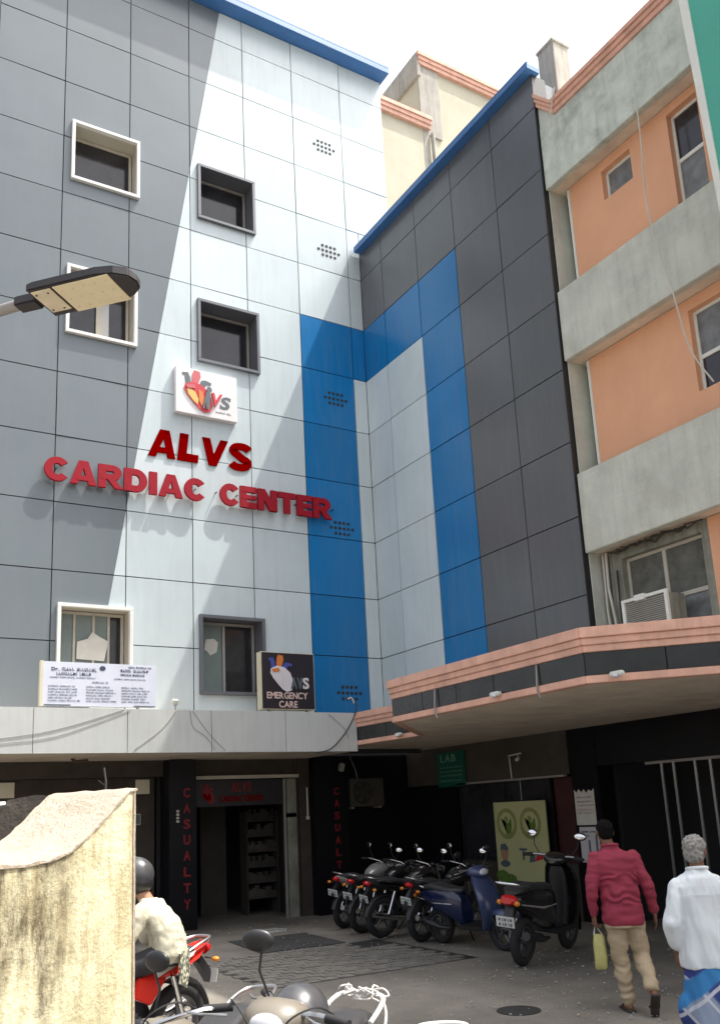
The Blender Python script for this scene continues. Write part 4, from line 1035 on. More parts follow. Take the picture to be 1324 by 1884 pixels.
CB.b(MB().box((10.2, YR, 12.9), (16, 9.15, 13.1)).box((10.5, YR, 3.2), (16, 9.15, 12.9)), 'core_wall', 'concrete_green')
# teal building at the right edge
tb = empty('teal_building', (9.2, 5.6, 6)); tag(tb, 'teal painted wall with white corner strip at the upper right edge', 'building')
TB = Off(tb, tb.location)
TB.b(MB().prism([(8.9, 5.70, 12.9), (8.9, 5.62, 8.6), (8.9, 1.0, 8.6), (8.9, 1.0, 12.9)], (.75, 0, 0)), 'wall', 'teal_paint')
TB.b(MB().prism([(8.88, 5.83, 12.9), (8.88, 5.68, 8.6), (8.88, 5.60, 8.6), (8.88, 5.70, 12.9)], (.8, 0, 0)), 'corner_strip', 'white_paint')

# ================================================================ CREAM BUILDING BEHIND
bb = empty('cream_building', (14, 19, 0)); tag(bb, 'cream building with pink roof bands rising behind the blue roof edges', 'building')
BB = Off(bb, bb.location)
BB.b(MB().box((11.2, 18.0, 10), (14.30, 21.9, 21.6)), 'wall', 'cream_wall')
BB.b(MB().box((14.302, 18.15, 10), (20, 23, 24.1)), 'wall', 'cream_wall')
BB.b(MB().box((14.2, 17.99, 10), (14.42, 18.16, 21.6)), 'corner_pilaster', 'grey_plaster')
for q in range(3): BB.b(MB().box((11.1, 17.90 - .03 * q, 21.60 + q * .14 + .001), (14.42 + .02 * q, 18.25, 21.74 + q * .14)), 'roof_band', 'pink_paint', bevel=.008)
for q in range(3): BB.b(MB().box((14.26 - .02 * q, 18.05 - .03 * q, 24.02 + q * .14 + .001), (20.1, 18.5, 24.16 + q * .14)), 'roof_band', 'pink_paint', bevel=.008)
BB.b(MB().box((14.2, 18.1, 24.3), (20.1, 23, 24.42)).box((14.20, 18.06, 23.6), (14.32, 22.2, 24.3)), 'roof_slab', 'grey_plaster')
BB.b(MB().box((14.25, 18.10, 21.6), (15.0, 18.149, 24.0)), 'stained_panel', 'grey_plaster')
BB.b(MB().box((14.24, 19.4, 21.6), (14.301, 22, 23.6)).box((14.22, 18.5, 21.6), (14.3, 19.4, 21.9)), 'side_opening', 'brown_wall')
dp = MB().cyl((14.5, 17.93, 12), (14.5, 17.93, 21.5), .06, 8).build('drain_pipe', 'grey_plaster', smooth=True); tag(dp, 'grey vertical drain pipe on the corner of the cream building', 'pipe')

# ================================================================ FOREGROUND WALL AND STREET LAMP
yw = empty('yellow_wall', (0.80, 2.575, 0), (0, 0, math.atan2(0.55, 0.83)), 'weathered yellow plaster wall end with scooped rough top in the left foreground', 'wall')
# local x runs along the face (right end at 0), y into the wall
prof = [(-2.6, 1.825), (-1.6, 1.825), (-1.0, 1.825), (-0.72, 1.82), (-0.60, 1.817), (-0.50, 1.815), (-0.41, 1.813), (-0.33, 1.817), (-0.25, 1.838), (-0.18, 1.877), (-0.115, 1.922), (-0.06, 1.964), (-0.02, 1.993), (0.0, 1.997)]
prof2 = []
for k in range(len(prof) - 1):
    for t in (0, .25, .5, .75): prof2.append((prof[k][0] * (1 - t) + prof[k + 1][0] * t, prof[k][1] * (1 - t) + prof[k + 1][1] * t))
prof2.append(prof[-1]); TH = 0.30
def wob(x, y): return noise.noise(V((x * 14, y * 14, 0))) * 0.006
fm_ = MB(); n_ = len(prof2)
for y in (0.0, TH):
    for x, z in prof2: fm_.v.append((x + (wob(x, 9 + y) if abs(x) < .01 else 0), y + wob(x, z) * .6, z - 0.004 + wob(x, y + 3) * .2))
    for x, z in prof2: fm_.v.append((x, y, 0))
N2 = 2 * n_
for k in range(n_ - 1):
    fm_.f += [[n_ + k, n_ + k + 1, k + 1, k], [N2 + k, N2 + k + 1, N2 + n_ + k + 1, N2 + n_ + k], [k, k + 1, N2 + k + 1, N2 + k]]
fm_.f += [[n_ - 1, N2 - 1, N2 + N2 - 1, N2 + n_ - 1], [0, N2, N2 + n_, n_]]
fm_.build('plaster', 'yellow_plaster', yw, flip=True)
cpb = MB(); rows = 9
for (x, z) in prof2:
    for j in range(rows):
        y = -0.004 + (TH + .008) * j / (rows - 1)
        cpb.v.append((x + (0.012 if x > -.005 else 0) + wob(y * 2, 5), y + (wob(x * 2, 1) if j in (0, rows - 1) else 0), z + wob(x * 1.7, y * 2.2) * 1.0 + noise.noise(V((x * 50, y * 50, 0))) * .0035))
for k in range(n_ - 1):
    for j in range(rows - 1): cpb.f.append([k * rows + j, (k + 1) * rows + j, (k + 1) * rows + j + 1, k * rows + j + 1])
b0 = len(cpb.v)
for k, (x, z) in enumerate(prof2):
    for j in (0, rows - 1): v = cpb.v[k * rows + j]; cpb.v.append((v[0], v[1], z - 0.007 + wob(x * 5, j) * .6))
for k in range(n_ - 1):
    cpb.f.append([k * rows, b0 + 2 * k, b0 + 2 * k + 2, (k + 1) * rows]); cpb.f.append([k * rows + rows - 1, (k + 1) * rows + rows - 1, b0 + 2 * k + 3, b0 + 2 * k + 1])
cpb.build('coping', 'coping_rough', yw, smooth=True)
er = MB(); rg = []
for k in range(67):
    z = 1.99 * k / 66; j = .006 * noise.noise(V((z * 9, 0, 0))) + .004 * noise.noise(V((z * 40, 3, 0)))
    rg.append([(-.004, -.004 + j * .5, z), (.014 + j, .004 + j, z), (.024 + j, .03, z), (.024 + j, TH - .02, z), (-.004, TH - .005, z)])
er.ringsurf(rg).build('end_render', 'coping_rough', yw, smooth=True)
wp = MB().prism([(-.12, 0, 0), (.12, 0, 0), (.12, 0, 1.99), (.03, 0, 2.0), (-.07, 0, 1.985), (-.12, 0, 1.88)], (0, .10, 0)).build('weathered_post', 'concrete_dark', bevel=.015)
wp.location = (0.585, 3.0, 0); wp.rotation_euler = (0, 0, -.2); tag(wp, 'dark weathered concrete post behind the scoop of the yellow wall', 'post')
tw = MB(); tw.tube([(0, 0, -.05), (.004, 0, .03), (-.003, 0, .075)], .0035, 5); tw.tube([(0, 0, 0.02), (-.02, 0, .035)], .002, 4)
o = tw.build('twig', 'wall_dim'); o.location = (.80, 2.88, 2.0); tag(o, 'tiny twig sticking up from the top of the yellow wall', 'twig')
rb = empty('red_board', (1.30, 8.0, 0), (0, 0, .1), 'red board with white top rim on a pole at the left edge', 'sign')
MB().box((-.75, 0, 1.5), (.10, .05, 2.03)).build('board', 'red_board', rb, bevel=.01); MB().box((-.76, -.01, 2.03), (.11, .06, 2.12)).build('rim', 'white_paint', rb, bevel=.01)
MB().cyl((-.35, .02, 0), (-.35, .02, 1.5), .03).build('pole', 'galv', rb)
MB().prism([(.02 + a, -.003, 1.78 + b) for a, b in [(0, 0), (.02, .06), (.035, .06), (.03, 0), (.05, .0), (.06, .08), (.045, .08), (.04, .12), (.0, .11)]], (0, .002, 0)).build('print', 'print_white', rb)

# street lamp
LA = V((0.886, 4.545, 4.7)); LBp = V((1.255, 4.145, 4.7)); ax = (LBp - LA).normalized(); ang = math.atan2(ax.y, ax.x)
sn = empty('street_lamp', (-0.55, 6.3, 0), (0, 0, 0), 'black LED street lamp head on a grey arm reaching in from the left', 'street lamp')
SP = V((-0.55, 6.3, 0))
h_ = bpy.data.objects.new('lamp_head', None)
bpy.data.objects.remove(h_)
Lm = Matrix.Translation(LA + V((0, 0, 0))) @ Matrix.Rotation(ang, 4, 'Z')
Wv = .135
def lamp_part(mb, name, m, parent=None, **k):
    mb.v = [tuple((Lm @ V(p)) - SP) for p in mb.v]; return mb.build(name, m, parent or sn, **k)
out = [(-.01, -Wv), (.40, -Wv), (.50, -Wv * .82), (.565, -Wv * .45), (.58, 0), (.565, Wv * .45), (.50, Wv * .82), (.40, Wv), (-.01, Wv)]
mb = MB(); mb.prism([(x, y, -.028) for x, y in out], (0, 0, .048)); mb.prism([(x * .96 + .005, y * .85, .0201) for x, y in out], (0, 0, .02))
hd_ = lamp_part(mb, 'lamp_head', 'lamp_body', bevel=.008)
lamp_part(MB().box((.145, -Wv + .012, -.036), (.475, Wv - .012, -.0285)), 'lens', 'lamp_lens', hd_, bevel=.003)
lamp_part(MB().box((.010, -Wv + .016, -.036), (.13, Wv - .05, -.0285)), 'driver_cover', 'lamp_driver', hd_, bevel=.003)
m_ = MB()
for a, b in ((.03, -.09), (.10, -.09), (.03, .06), (.10, .06)): m_.cyl((a, b, -.0362), (a, b, -.039), .006, 8)
lamp_part(m_, 'screws', 'lamp_body', hd_)
m_ = MB()
for a in range(5):
    for b in range(3): m_.cyl((.18 + a * .065, -.08 + b * .08, -.0361), (.18 + a * .065, -.08 + b * .08, -.0375), .008, 8)
lamp_part(m_, 'led_dots', 'lamp_driver', hd_)['kind'] = 'stuff'
lamp_part(MB().box((.07, .02, .0405), (.15, .10, .075)), 'sensor', 'lamp_body', hd_, bevel=.006)
lamp_part(MB().box((-.155, -.045, -.03), (-.012, .045, .03)), 'clamp', 'lamp_body', bevel=.01)
arm0 = Lm @ V((-.15, 0, 0)); arm1 = Lm @ V((-1.2, 0, -.10))
MB().tube([arm0 - SP, (Lm @ V((-.6, 0, -.03))) - SP, arm1 - SP, V((0, 0, 4.2)), V((0, 0, 3.8))], .03, 12).build('arm', 'galv', sn, smooth=True)
MB().tube([(0, 0, 0), (0, 0, 4.1)], [.07, .05], 14).build('pole', 'galv', sn, smooth=True)

# ================================================================ TWO WHEELERS
def wheel(root, x, r, w_, rim='engine', spokes=5, name='wheel'):
    mb = MB(); mb.torus((x, 0, r), r - w_ * .5, w_ * .52, w_ * .5, n=36, m=10); t = mb.build(name, 'rubber', root, smooth=True)
    mb = MB(); mb.torus((x, 0, r), r - w_ * 1.02, w_ * .36, w_ * .12, n=32, m=6)
    mb.cyl((x, -w_ * .6, r), (x, w_ * .6, r), .045, 14)
    for k in range(spokes):
        a = k * 2 * math.pi / spokes + .3; d = V((math.cos(a), 0, math.sin(a)))
        mb.tube([V((x, 0, r)) + d * .03, V((x, 0, r)) + d * (r - w_ * 1.0)], [.018, .012], 6)
    mb.build('rim', rim, t, smooth=True)
    mb = MB(); mb.cyl((x, w_ * .45, r), (x, w_ * .50, r), .08, 18); mb.build('hub', 'engine', t)
    return t
def mirror(root, base, top, side, m='black_metal', glass=True, stem='black_metal', tilt=0.0, size=1.0):
    base = V(base); top = V(top)
    mb = MB(); mb.tube([base, base.lerp(top, .5) + V((0.0, side * .03, .0)), top], .006, 6)
    st_ = mb.build('mirror', stem, root, smooth=True)
    rt = Matrix.Rotation(tilt + .1, 3, 'Y') @ Matrix.Rotation(-side * .22, 3, 'Z')
    MB().ell(top + V((0, side * .02, .03)), (.022 * size, .068 * size, .045 * size), rt).build('mirror_shell', m, st_, smooth=True)
    if glass: MB().ell(top + V((-.017 * size, side * .02, .03)), (.008, .060 * size, .038 * size), rt).build('mirror_glass', 'mirror', st_, smooth=True)
def plate_(root, x, z, w_=.2, h=.11, lines=2):
    p = MB().box((x - .004, -w_ / 2, z), (x + .0, w_ / 2, z + h), rot=Matrix.Rotation(-.25, 3, 'Y')).build('number_plate', 'plate', root)
    a = MB()
    for q in range(lines):
        zz = z + h * (.58 - .45 * q)
        for k in range(5): a.box((x - .0075, -w_ * .38 + k * w_ * .16, zz), (x - .0055, -w_ * .38 + k * w_ * .16 + w_ * (.05 if k % 2 else .10), zz + h * .26), rot=Matrix.Rotation(-.25, 3, 'Y'), about=(x, 0, z + h / 2))
    a.build('plate_print', 'print_slate', p)
def scooter(loc, heading, body, label, lean=R(6), seat='seat_black', front=None, rail='chrome', steer=0.25, mirrors=((-1, .27, 1.27), (1, .27, 1.27)), msz=1.0, tail='lens_red', bars=0.0, group='scooters and motorcycles parked in a row under the canopy', rear_accent=None, brace=True):
    front = front or body
    rt = empty('scooter', loc, (lean, 0, heading), label, 'scooter', group)
    wheel(rt, -.60, .25, .10); 
    # body
    mb = MB()
    mb.loft([(-.98, 0, .70, .03, .02, 2.2), (-.95, 0, .70, .07, .05, 2.4), (-.85, 0, .69, .115, .085, 2.6), (-.70, 0, .665, .155, .125, 2.8), (-.50, 0, .63, .18, .17, 3.0), (-.30, 0, .60, .185, .19, 3.2), (-.14, 0, .56, .17, .22, 3.4), (-.04, 0, .52, .14, .22, 3.4), (.0, 0, .50, .11, .20, 3.2)], n=24)
    mb.build('body_shell', body, rt, smooth=True)
    mb = MB(); mb.loft([(-.93, 0, .765, .06, .02, 2.5), (-.86, 0, .79, .11, .038, 2.8), (-.6, 0, .81, .135, .05, 3), (-.45, 0, .79, .135, .05, 3), (-.25, 0, .765, .13, .045, 3), (-.08, 0, .765, .10, .04, 3), (.0, 0, .765, .05, .025, 2.5)], n=20)
    mb.build('seat', seat, rt, smooth=True)
    mb = MB().box((-.06, -.17, .27), (.40, .17, .325)); mb.box((.02, -.13, .326), (.36, .13, .336)); mb.build('footboard', 'black_metal', rt, bevel=.02)
    # front shield: curved plate
    mb = MB(); rings = []
    for z, x, hw, cv in ((.27, .40, .15, .05), (.40, .47, .19, .07), (.60, .46, .205, .08), (.78, .41, .20, .08), (.92, .35, .17, .07), (1.0, .31, .12, .05)):
        outer = [(x + cv * math.cos(t), hw * math.sin(t) / math.sin(1.2), z) for t in [(-1.2 + 2.4 * k / 10) for k in range(11)]]
        inner = [(p[0] - .045, p[1] * .93, p[2]) for p in reversed(outer)]
        rings.append(outer + inner)
    mb.ringsurf(rings); mb.build('front_shield', front, rt, smooth=True)
    MB().loft([(.27, .38, 0, .06, .10, 3), (.60, .37, 0, .05, .11, 3), (.86, .31, 0, .05, .10, 3), (.95, .28, 0, .03, .07, 3)], axis='z').build('inner_shield', 'black_metal', rt, smooth=True)
    # front assembly
    st = bpy.data.objects.new('front_end', None)
    bpy.data.objects.remove(st)
    wheel(rt, .63, .25, .09)
    mb = MB(); rings = []
    for k in range(9):
        a = R(-15 + 25 * k * .9); c = V((.63 + .285 * math.cos(a), 0, .25 + .285 * math.sin(a))); d = V((math.cos(a), 0, math.sin(a)))
        rings.append([c + d * .022 * math.cos(t) + V((0, .07 * math.sin(t), 0)) - d * (.05 * abs(math.sin(t)) ** 3) for t in [2 * math.pi * j / 12 for j in range(12)]])
    mb.ringsurf(rings).build('front_fender', front, rt, smooth=True)
    mb = MB()
    for s_ in (-1, 1): mb.tube([(.63, s_ * .075, .25), (.50, s_ * .075, .52), (.46, s_ * .06, .62)], .018, 8)
    mb.tube([(.46, 0, .6), (.33, 0, .98)], .028, 8); mb.build('fork', 'black_metal', rt, smooth=True)
    mb = MB(); mb.loft([(.14, 0, 1.02, .05, .03, 2), (.20, 0, 1.03, .12, .06, 2.3), (.30, 0, 1.04, .15, .075, 2.4), (.39, 0, 1.03, .13, .075, 2.2), (.445, 0, 1.01, .07, .05, 2), (.46, 0, 1.0, .03, .02, 2)], n=20); hc = mb.build('head_cowl', front, rt, smooth=True)
    MB().ell((.425, 0, 1.02), (.04, .085, .055)).build('headlight', 'lens_clear', hc, smooth=True)
    SR = Matrix.Rotation(bars, 3, 'Z'); SC = V((.30, 0, 0))
    T_ = lambda *p: tuple(SR @ (V(p) - SC) + SC)
    for s_ in (-1, 1):
        hb = MB().tube([T_(.27, s_ * .08, 1.06), T_(.22, s_ * .22, 1.07), T_(.17, s_ * .34, 1.06)], .015, 8).build('handlebar', 'steel', rt, smooth=True)
        MB().tube([T_(.205, s_ * .25, 1.066), T_(.165, s_ * .36, 1.058)], .021, 10).build('grip', 'rubber', hb, smooth=True)
        MB().tube([T_(.27, s_ * .19, 1.065), T_(.28, s_ * .27, 1.06), T_(.24, s_ * .37, 1.05)], .006, 6).build('lever', 'steel', hb, smooth=True)
        for ms, ml, mz in mirrors:
            if ms == s_: mirror(rt, T_(.24, s_ * min(.19, ml), 1.08), T_(.27, s_ * ml, mz), s_, size=msz)
        MB().ell((-.965, s_ * .095, .675), (.03, .035, .028)).build('indicator', 'lens_amber', rt, smooth=True)
    MB().loft([(-1.01, 0, .70, .06, .03, 2.5), (-.985, 0, .70, .085, .05, 2.5), (-.94, 0, .70, .095, .055, 2.5)], n=16).build('tail_light', tail, rt, smooth=True)
    MB().tube(smooth_pts([(-.70, .14, .80), (-.86, .15, .845), (-1.02, .12, .87), (-1.06, 0, .875), (-1.02, -.12, .87), (-.86, -.15, .845), (-.70, -.14, .80)]), .013, 8).build('grab_rail', rail, rt, smooth=True)
    MB().prism([(-.93, -.05, .64), (-1.02, -.05, .42), (-.99, -.05, .41), (-.86, -.05, .62)], (0, .1, 0)).build('rear_fender', 'black_metal', rt)
    plate_(rt, -1.03, .44)
    MB().box((-.62, .06, .22), (-.22, .17, .40)).build('engine', 'engine', rt, bevel=.03)
    MB().tube([(-.25, -.14, .26), (-.45, -.16, .27), (-.55, -.165, .30), (-.90, -.17, .36)], [.018, .03, .05, .045], 12).build('exhaust', 'black_metal', rt, smooth=True)
    MB().tube([(-.52, .10, .45), (-.60, .11, .26)], .022, 8).build('shock', 'steel', rt)
    MB().tube([(-.15, .10, .28), (-.22, .24, .01)], .012, 6).build('side_stand', 'black_metal', rt)
    for s_ in (-1, 1):
        mb = MB(); mb.tube([(-.9, s_ * .125, .66), (-.5, s_ * .186, .60), (-.12, s_ * .172, .60)], [.006, .012, .006], 6); mb.build('side_trim', rear_accent or 'chrome', rt, smooth=True)
    return rt
def motorcycle(loc, heading, body, label, lean=R(7), tailc=None, steer=0, mirrors=((-1, .32, 1.25), (1, .32, 1.25)), rail='steel', group='scooters and motorcycles parked in a row under the canopy', seat='seat_black', msz=1.0, tank=None):
    tailc = tailc or body; tank = tank or body
    rt = empty('motorcycle', loc, (lean, 0, heading), label, 'motorcycle', group)
    wheel(rt, -.65, .31, .10); wheel(rt, .64, .31, .085)
    MB().loft([(-.12, 0, .83, .07, .05, 2.4), (-.06, 0, .85, .11, .08, 2.6), (.08, 0, .88, .15, .11, 2.7), (.24, 0, .90, .16, .12, 2.6), (.34, 0, .90, .12, .10, 2.4), (.39, 0, .90, .06, .06, 2.2)], n=22).build('tank', tank, rt, smooth=True)
    MB().cyl((.14, 0, .98), (.14, 0, 1.003), .035, 14).build('fuel_cap', 'chrome', rt)
    MB().loft([(-.80, 0, .86, .07, .02, 2.5), (-.70, 0, .865, .11, .035, 2.8), (-.45, 0, .85, .13, .045, 3), (-.28, 0, .80, .125, .045, 3), (-.12, 0, .80, .10, .045, 2.8), (-.03, 0, .82, .06, .03, 2.5)], n=20).build('seat', seat, rt, smooth=True)
    MB().loft([(-.98, 0, .86, .03, .02, 2.2), (-.93, 0, .845, .06, .045, 2.4), (-.80, 0, .80, .09, .055, 2.5), (-.60, 0, .765, .12, .06, 2.6), (-.35, 0, .72, .13, .065, 2.6), (-.2, 0, .70, .11, .06, 2.5)], n=20).build('tail_cowl', tailc, rt, smooth=True)
    for s_ in (-1, 1): MB().prism([(-.42, s_ * .10, .70), (-.12, s_ * .10, .74), (-.08, s_ * .10, .60), (-.25, s_ * .10, .52)], (0, s_ * .035, 0)).build('side_panel', tailc, rt, bevel=.01)
    MB().loft([(-1.02, 0, .84, .035, .02, 2.4), (-.99, 0, .84, .06, .035, 2.4), (-.95, 0, .83, .065, .04, 2.4)], n=14).build('tail_light', 'lens_red', rt, smooth=True)
    MB().tube(smooth_pts([(-.62, .12, .84), (-.80, .125, .90), (-.95, .09, .93), (-.97, 0, .935), (-.95, -.09, .93), (-.80, -.125, .90), (-.62, -.12, .84)]), .011, 8).build('grab_rail', rail, rt, smooth=True)
    for s_ in (-1, 1):
        MB().tube([(-.93, s_ * .05, .77), (-.94, s_ * .15, .76)], .006, 5).build('indicator_stem', 'black_metal', rt)
        MB().ell((-.94, s_ * .16, .76), (.03, .035, .022)).build('indicator', 'lens_amber', rt, smooth=True)
    mb = MB(); rings = []
    for k in range(9):
        a = R(70 + 13 * k); c = V((-.65 + .35 * math.cos(a), 0, .31 + .35 * math.sin(a))); d = V((math.cos(a), 0, math.sin(a)))
        rings.append([c + d * .012 * math.cos(t) + V((0, .06 * math.sin(t), 0)) - d * .03 * abs(math.sin(t)) ** 3 for t in [2 * math.pi * j / 10 for j in range(10)]])
    mb.ringsurf(rings).build('rear_fender', 'black_metal', rt, smooth=True)
    plate_(rt, -1.02, .56)
    MB().prism([(-.90, -.03, .80), (-1.02, -.03, .66), (-1.03, -.03, .56), (-1.0, -.03, .56), (-.86, -.03, .74)], (0, .06, 0)).build('plate_bracket', 'black_metal', rt)
    mb = MB(); rings = []
    for k in range(9):
        a = R(20 + 14 * k); c = V((.64 + .345 * math.cos(a), 0, .31 + .345 * math.sin(a))); d = V((math.cos(a), 0, math.sin(a)))
        rings.append([c + d * .012 * math.cos(t) + V((0, .055 * math.sin(t), 0)) - d * .03 * abs(math.sin(t)) ** 3 for t in [2 * math.pi * j / 10 for j in range(10)]])
    mb.ringsurf(rings).build('front_fender', tailc, rt, smooth=True)
    mb = MB().box((-.20, -.10, .28), (.20, .10, .48)); en = mb.build('engine', 'engine', rt, bevel=.03)
    mb = MB()
    for k in range(7): mb.box((.0, -.085, .50 + k * .028), (.17, .085, .512 + k * .028), rot=Matrix.Rotation(.15, 3, 'Y'))
    mb.build('cylinder_fins', 'engine', en)
    MB().cyl((-.03, -.13, .38), (-.03, .13, .38), .085, 18).build('crankcase_cover', 'engine', en)
    mb = MB(); mb.tube([(.30, 0, .84), (.22, 0, .45), (.05, 0, .27)], .022, 8)
    mb.tube([(.30, 0, .80), (-.25, 0, .70), (-.75, 0, .76)], .02, 8); mb.tube([(-.2, .08, .38), (-.65, .09, .31)], .018, 8); mb.tube([(-.2, -.08, .38), (-.65, -.09, .31)], .018, 8)
    mb.build('frame', 'black_metal', rt, smooth=True)
    for s_ in (-1, 1):
        MB().tube([(.64, s_ * .085, .31), (.45, s_ * .085, .80), (.39, s_ * .085, .95)], [.024, .018, .018], 10).build('fork', 'steel', rt, smooth=True)
        MB().tube([(-.62, s_ * .11, .34), (-.50, s_ * .11, .70)], [.026, .022], 10).build('shock', 'chrome', rt, smooth=True)
        hb = MB().tube([(.37, s_ * .02, .98), (.36, s_ * .12, 1.02), (.27, s_ * .30, 1.05), (.20, s_ * .38, 1.04)], .011, 8).build('handlebar', 'chrome', rt, smooth=True)
        MB().tube([(.26, s_ * .29, 1.048), (.19, s_ * .40, 1.038)], .019, 10).build('grip', 'rubber', hb, smooth=True)
        MB().tube([(.32, s_ * .24, 1.05), (.33, s_ * .31, 1.04), (.27, s_ * .41, 1.02)], .006, 6).build('lever', 'steel', hb, smooth=True)
        for ms, ml, mz in mirrors:
            if ms == s_: mirror(rt, (.31, s_ * min(.22, ml), 1.06), (.30, s_ * ml, mz), s_, size=msz)
    MB().ell((.50, 0, .93), (.07, .10, .095)).build('headlight_shell', tank, rt, smooth=True)
    MB().ell((.535, 0, .93), (.045, .085, .08)).build('headlight', 'lens_clear', rt, smooth=True)
    MB().ell((.42, .06, 1.02), (.035, .045, .03)).ell((.42, -.06, 1.02), (.035, .045, .03)).build('gauge', 'black_metal', rt, smooth=True)
    MB().tube([(.16, -.09, .50), (.24, -.11, .36), (.12, -.13, .25), (-.3, -.15, .27), (-.42, -.155, .30), (-.95, -.17, .40)], [.018, .018, .018, .022, .045, .042], 12).build('exhaust', 'chrome', rt, smooth=True)
    MB().tube([(-.05, .10, .28), (-.10, .27, .01)], .012, 6).build('side_stand', 'black_metal', rt)
    MB().box((-.60, .085, .27), (-.1, .11, .37)).build('chain_cover', 'black_metal', rt, bevel=.015)
    return rt
def smooth_pts(P, n=5):
    P = [V(p) for p in P]; out = []
    for k in range(len(P) - 1):
        p0 = P[max(k - 1, 0)]; p1 = P[k]; p2 = P[k + 1]; p3 = P[min(k + 2, len(P) - 1)]
        for t in [i / n for i in range(n)]: out.append(0.5 * ((2 * p1) + (-p0 + p2) * t + (2 * p0 - 5 * p1 + 4 * p2 - p3) * t * t + (-p0 + 3 * p1 - 3 * p2 + p3) * t ** 3))
    return out + [P[-1]]
def hd_at(x, y): return math.atan2(y, x)
# parked row under the canopy, seen from behind
bs = scooter((8.15, 9.10, 0), R(24), 'bike_black', 'black scooter with chrome grab rail, nearest of the parked row', rear_accent='aluminium')
bs.scale = (1.15, 1.15, 1.15)
scooter((8.05, 10.46, 0), R(-84), 'bike_blue', 'dark blue scooter with pale blue front shield beside the black one', front='bike_paleblue')
motorcycle((8.50, 11.55, 0), R(12), 'bike_black', 'black motorcycle with bright red tail light next to the blue scooter')
motorcycle((8.33, 12.30, 0), R(6), 'bike_black', 'black motorcycle second from the blue scooter with upright white plate', rail='chrome')
motorcycle((8.40, 13.10, 0), R(14), 'bike_black', 'black motorcycle third from the blue scooter, beside the silver one')
motorcycle((8.50, 13.95, 0), R(20), 'bike_silver', 'silver grey motorcycle at the far end of the row by the pillar', tailc='bike_silver', lean=R(9))
FG = 'two wheelers parked in the sunny foreground'
# red and white motorcycle with the rider
rd = math.atan2(-.42, -.90)
red = motorcycle((2.08, 7.14, 0), rd, 'bike_white', 'red and white motorcycle with glossy red tail under the seated rider', tailc='bike_red', lean=0, group=FG)
for s_ in (-1, 1):
    MB().prism([(-.93, s_ * .075, .885), (-.99, s_ * .03, .905), (-.80, s_ * .10, .79), (-.48, s_ * .132, .70), (-.45, s_ * .132, .76)], (0, s_ * .014, 0)).build('tail_panel', 'bike_red', red)
    MB().prism([(-.74, s_ * .12, .855), (-.70, s_ * .125, .82), (-.3, s_ * .145, .72), (-.28, s_ * .145, .76)], (0, s_ * .012, 0)).build('white_stripe', 'bike_white', red)
# scooter with beige shield in the foreground
fs = scooter((2.026, 4.101, 0), math.atan2(-.669, -.743), 'bike_beige', 'beige scooter with black helmet on its seat and white grab rail', group=FG, rail='white_paint', lean=R(-4), mirrors=((-1, .22, 1.29),), msz=1.15, bars=R(-38))
# motorcycle beside the wall
fm2 = motorcycle((1.65, 4.40, 0), math.atan2(-.643, -.766), 'bike_beige', 'dusty beige motorcycle parked close behind the yellow wall', group=FG, lean=R(4), msz=1.1, tank='bike_beige', mirrors=((-1, .30, 1.19), (1, .07, 1.24)))
# third one, whose rail shows at the bottom edge
scooter((1.98, 3.09, 0), math.atan2(-.669, -.743), 'bike_silver', 'scooter at the bottom edge of the picture with curved white rail', group=FG, rail='white_paint', lean=R(3), mirrors=())

# ================================================================ PEOPLE
def fold(sx, sy, sz, amp, seed=0, wr=0.35):
    def f(p):
        a = noise.noise(V((p.x * sx, p.y * sy, p.z * sz + seed)))
        b = noise.noise(V((p.x * sx * 2.3 + p.z * 6, p.y * sy * 2.3, p.z * sz * 2.1 + seed)))
        return amp * (a + wr * b)
    return f
def hand(mb, wrist, d, palm, side, curl=0.35, L=1.0):
    """d: direction of the hand, palm: normal of the palm, side: +1 if the thumb lies along d x palm"""
    d = V(d).normalized(); palm = V(palm); palm = (palm - d * palm.dot(d)).normalized(); s = d.cross(palm) * side; w_ = V(wrist)
    for k, (o, ln) in enumerate(((-.030, .062), (-.010, .072), (.011, .076), (.031, .070))):
        a = w_ + d * .015 + s * o * .6; b = w_ + d * .088 * L + s * o
        mb.capsule(a, b, .017, .012, 8)
        c1 = b + (d * math.cos(curl) + palm * math.sin(curl)) * ln * .45 * L
        c2 = c1 + (d * math.cos(curl * 2.2) + palm * math.sin(curl * 2.2)) * ln * .32 * L
        c3 = c2 + (d * math.cos(curl * 3.0) + palm * math.sin(curl * 3.0)) * ln * .23 * L
        mb.capsule(b, c1, .0095, .0088, 8).capsule(c1, c2, .0088, .008, 8).capsule(c2, c3, .008, .0068, 8)
    t0 = w_ + d * .025 + s * .022; t1 = t0 + (d * .6 + s * .75 + palm * .25).normalized() * .045; t2 = t1 + (d * .9 + s * .3 + palm * .35).normalized() * .032; t3 = t2 + (d + palm * .35).normalized() * .024
    mb.capsule(t0, t1, .015, .0115, 8).capsule(t1, t2, .011, .0095, 8).capsule(t2, t3, .0095, .0075, 8)
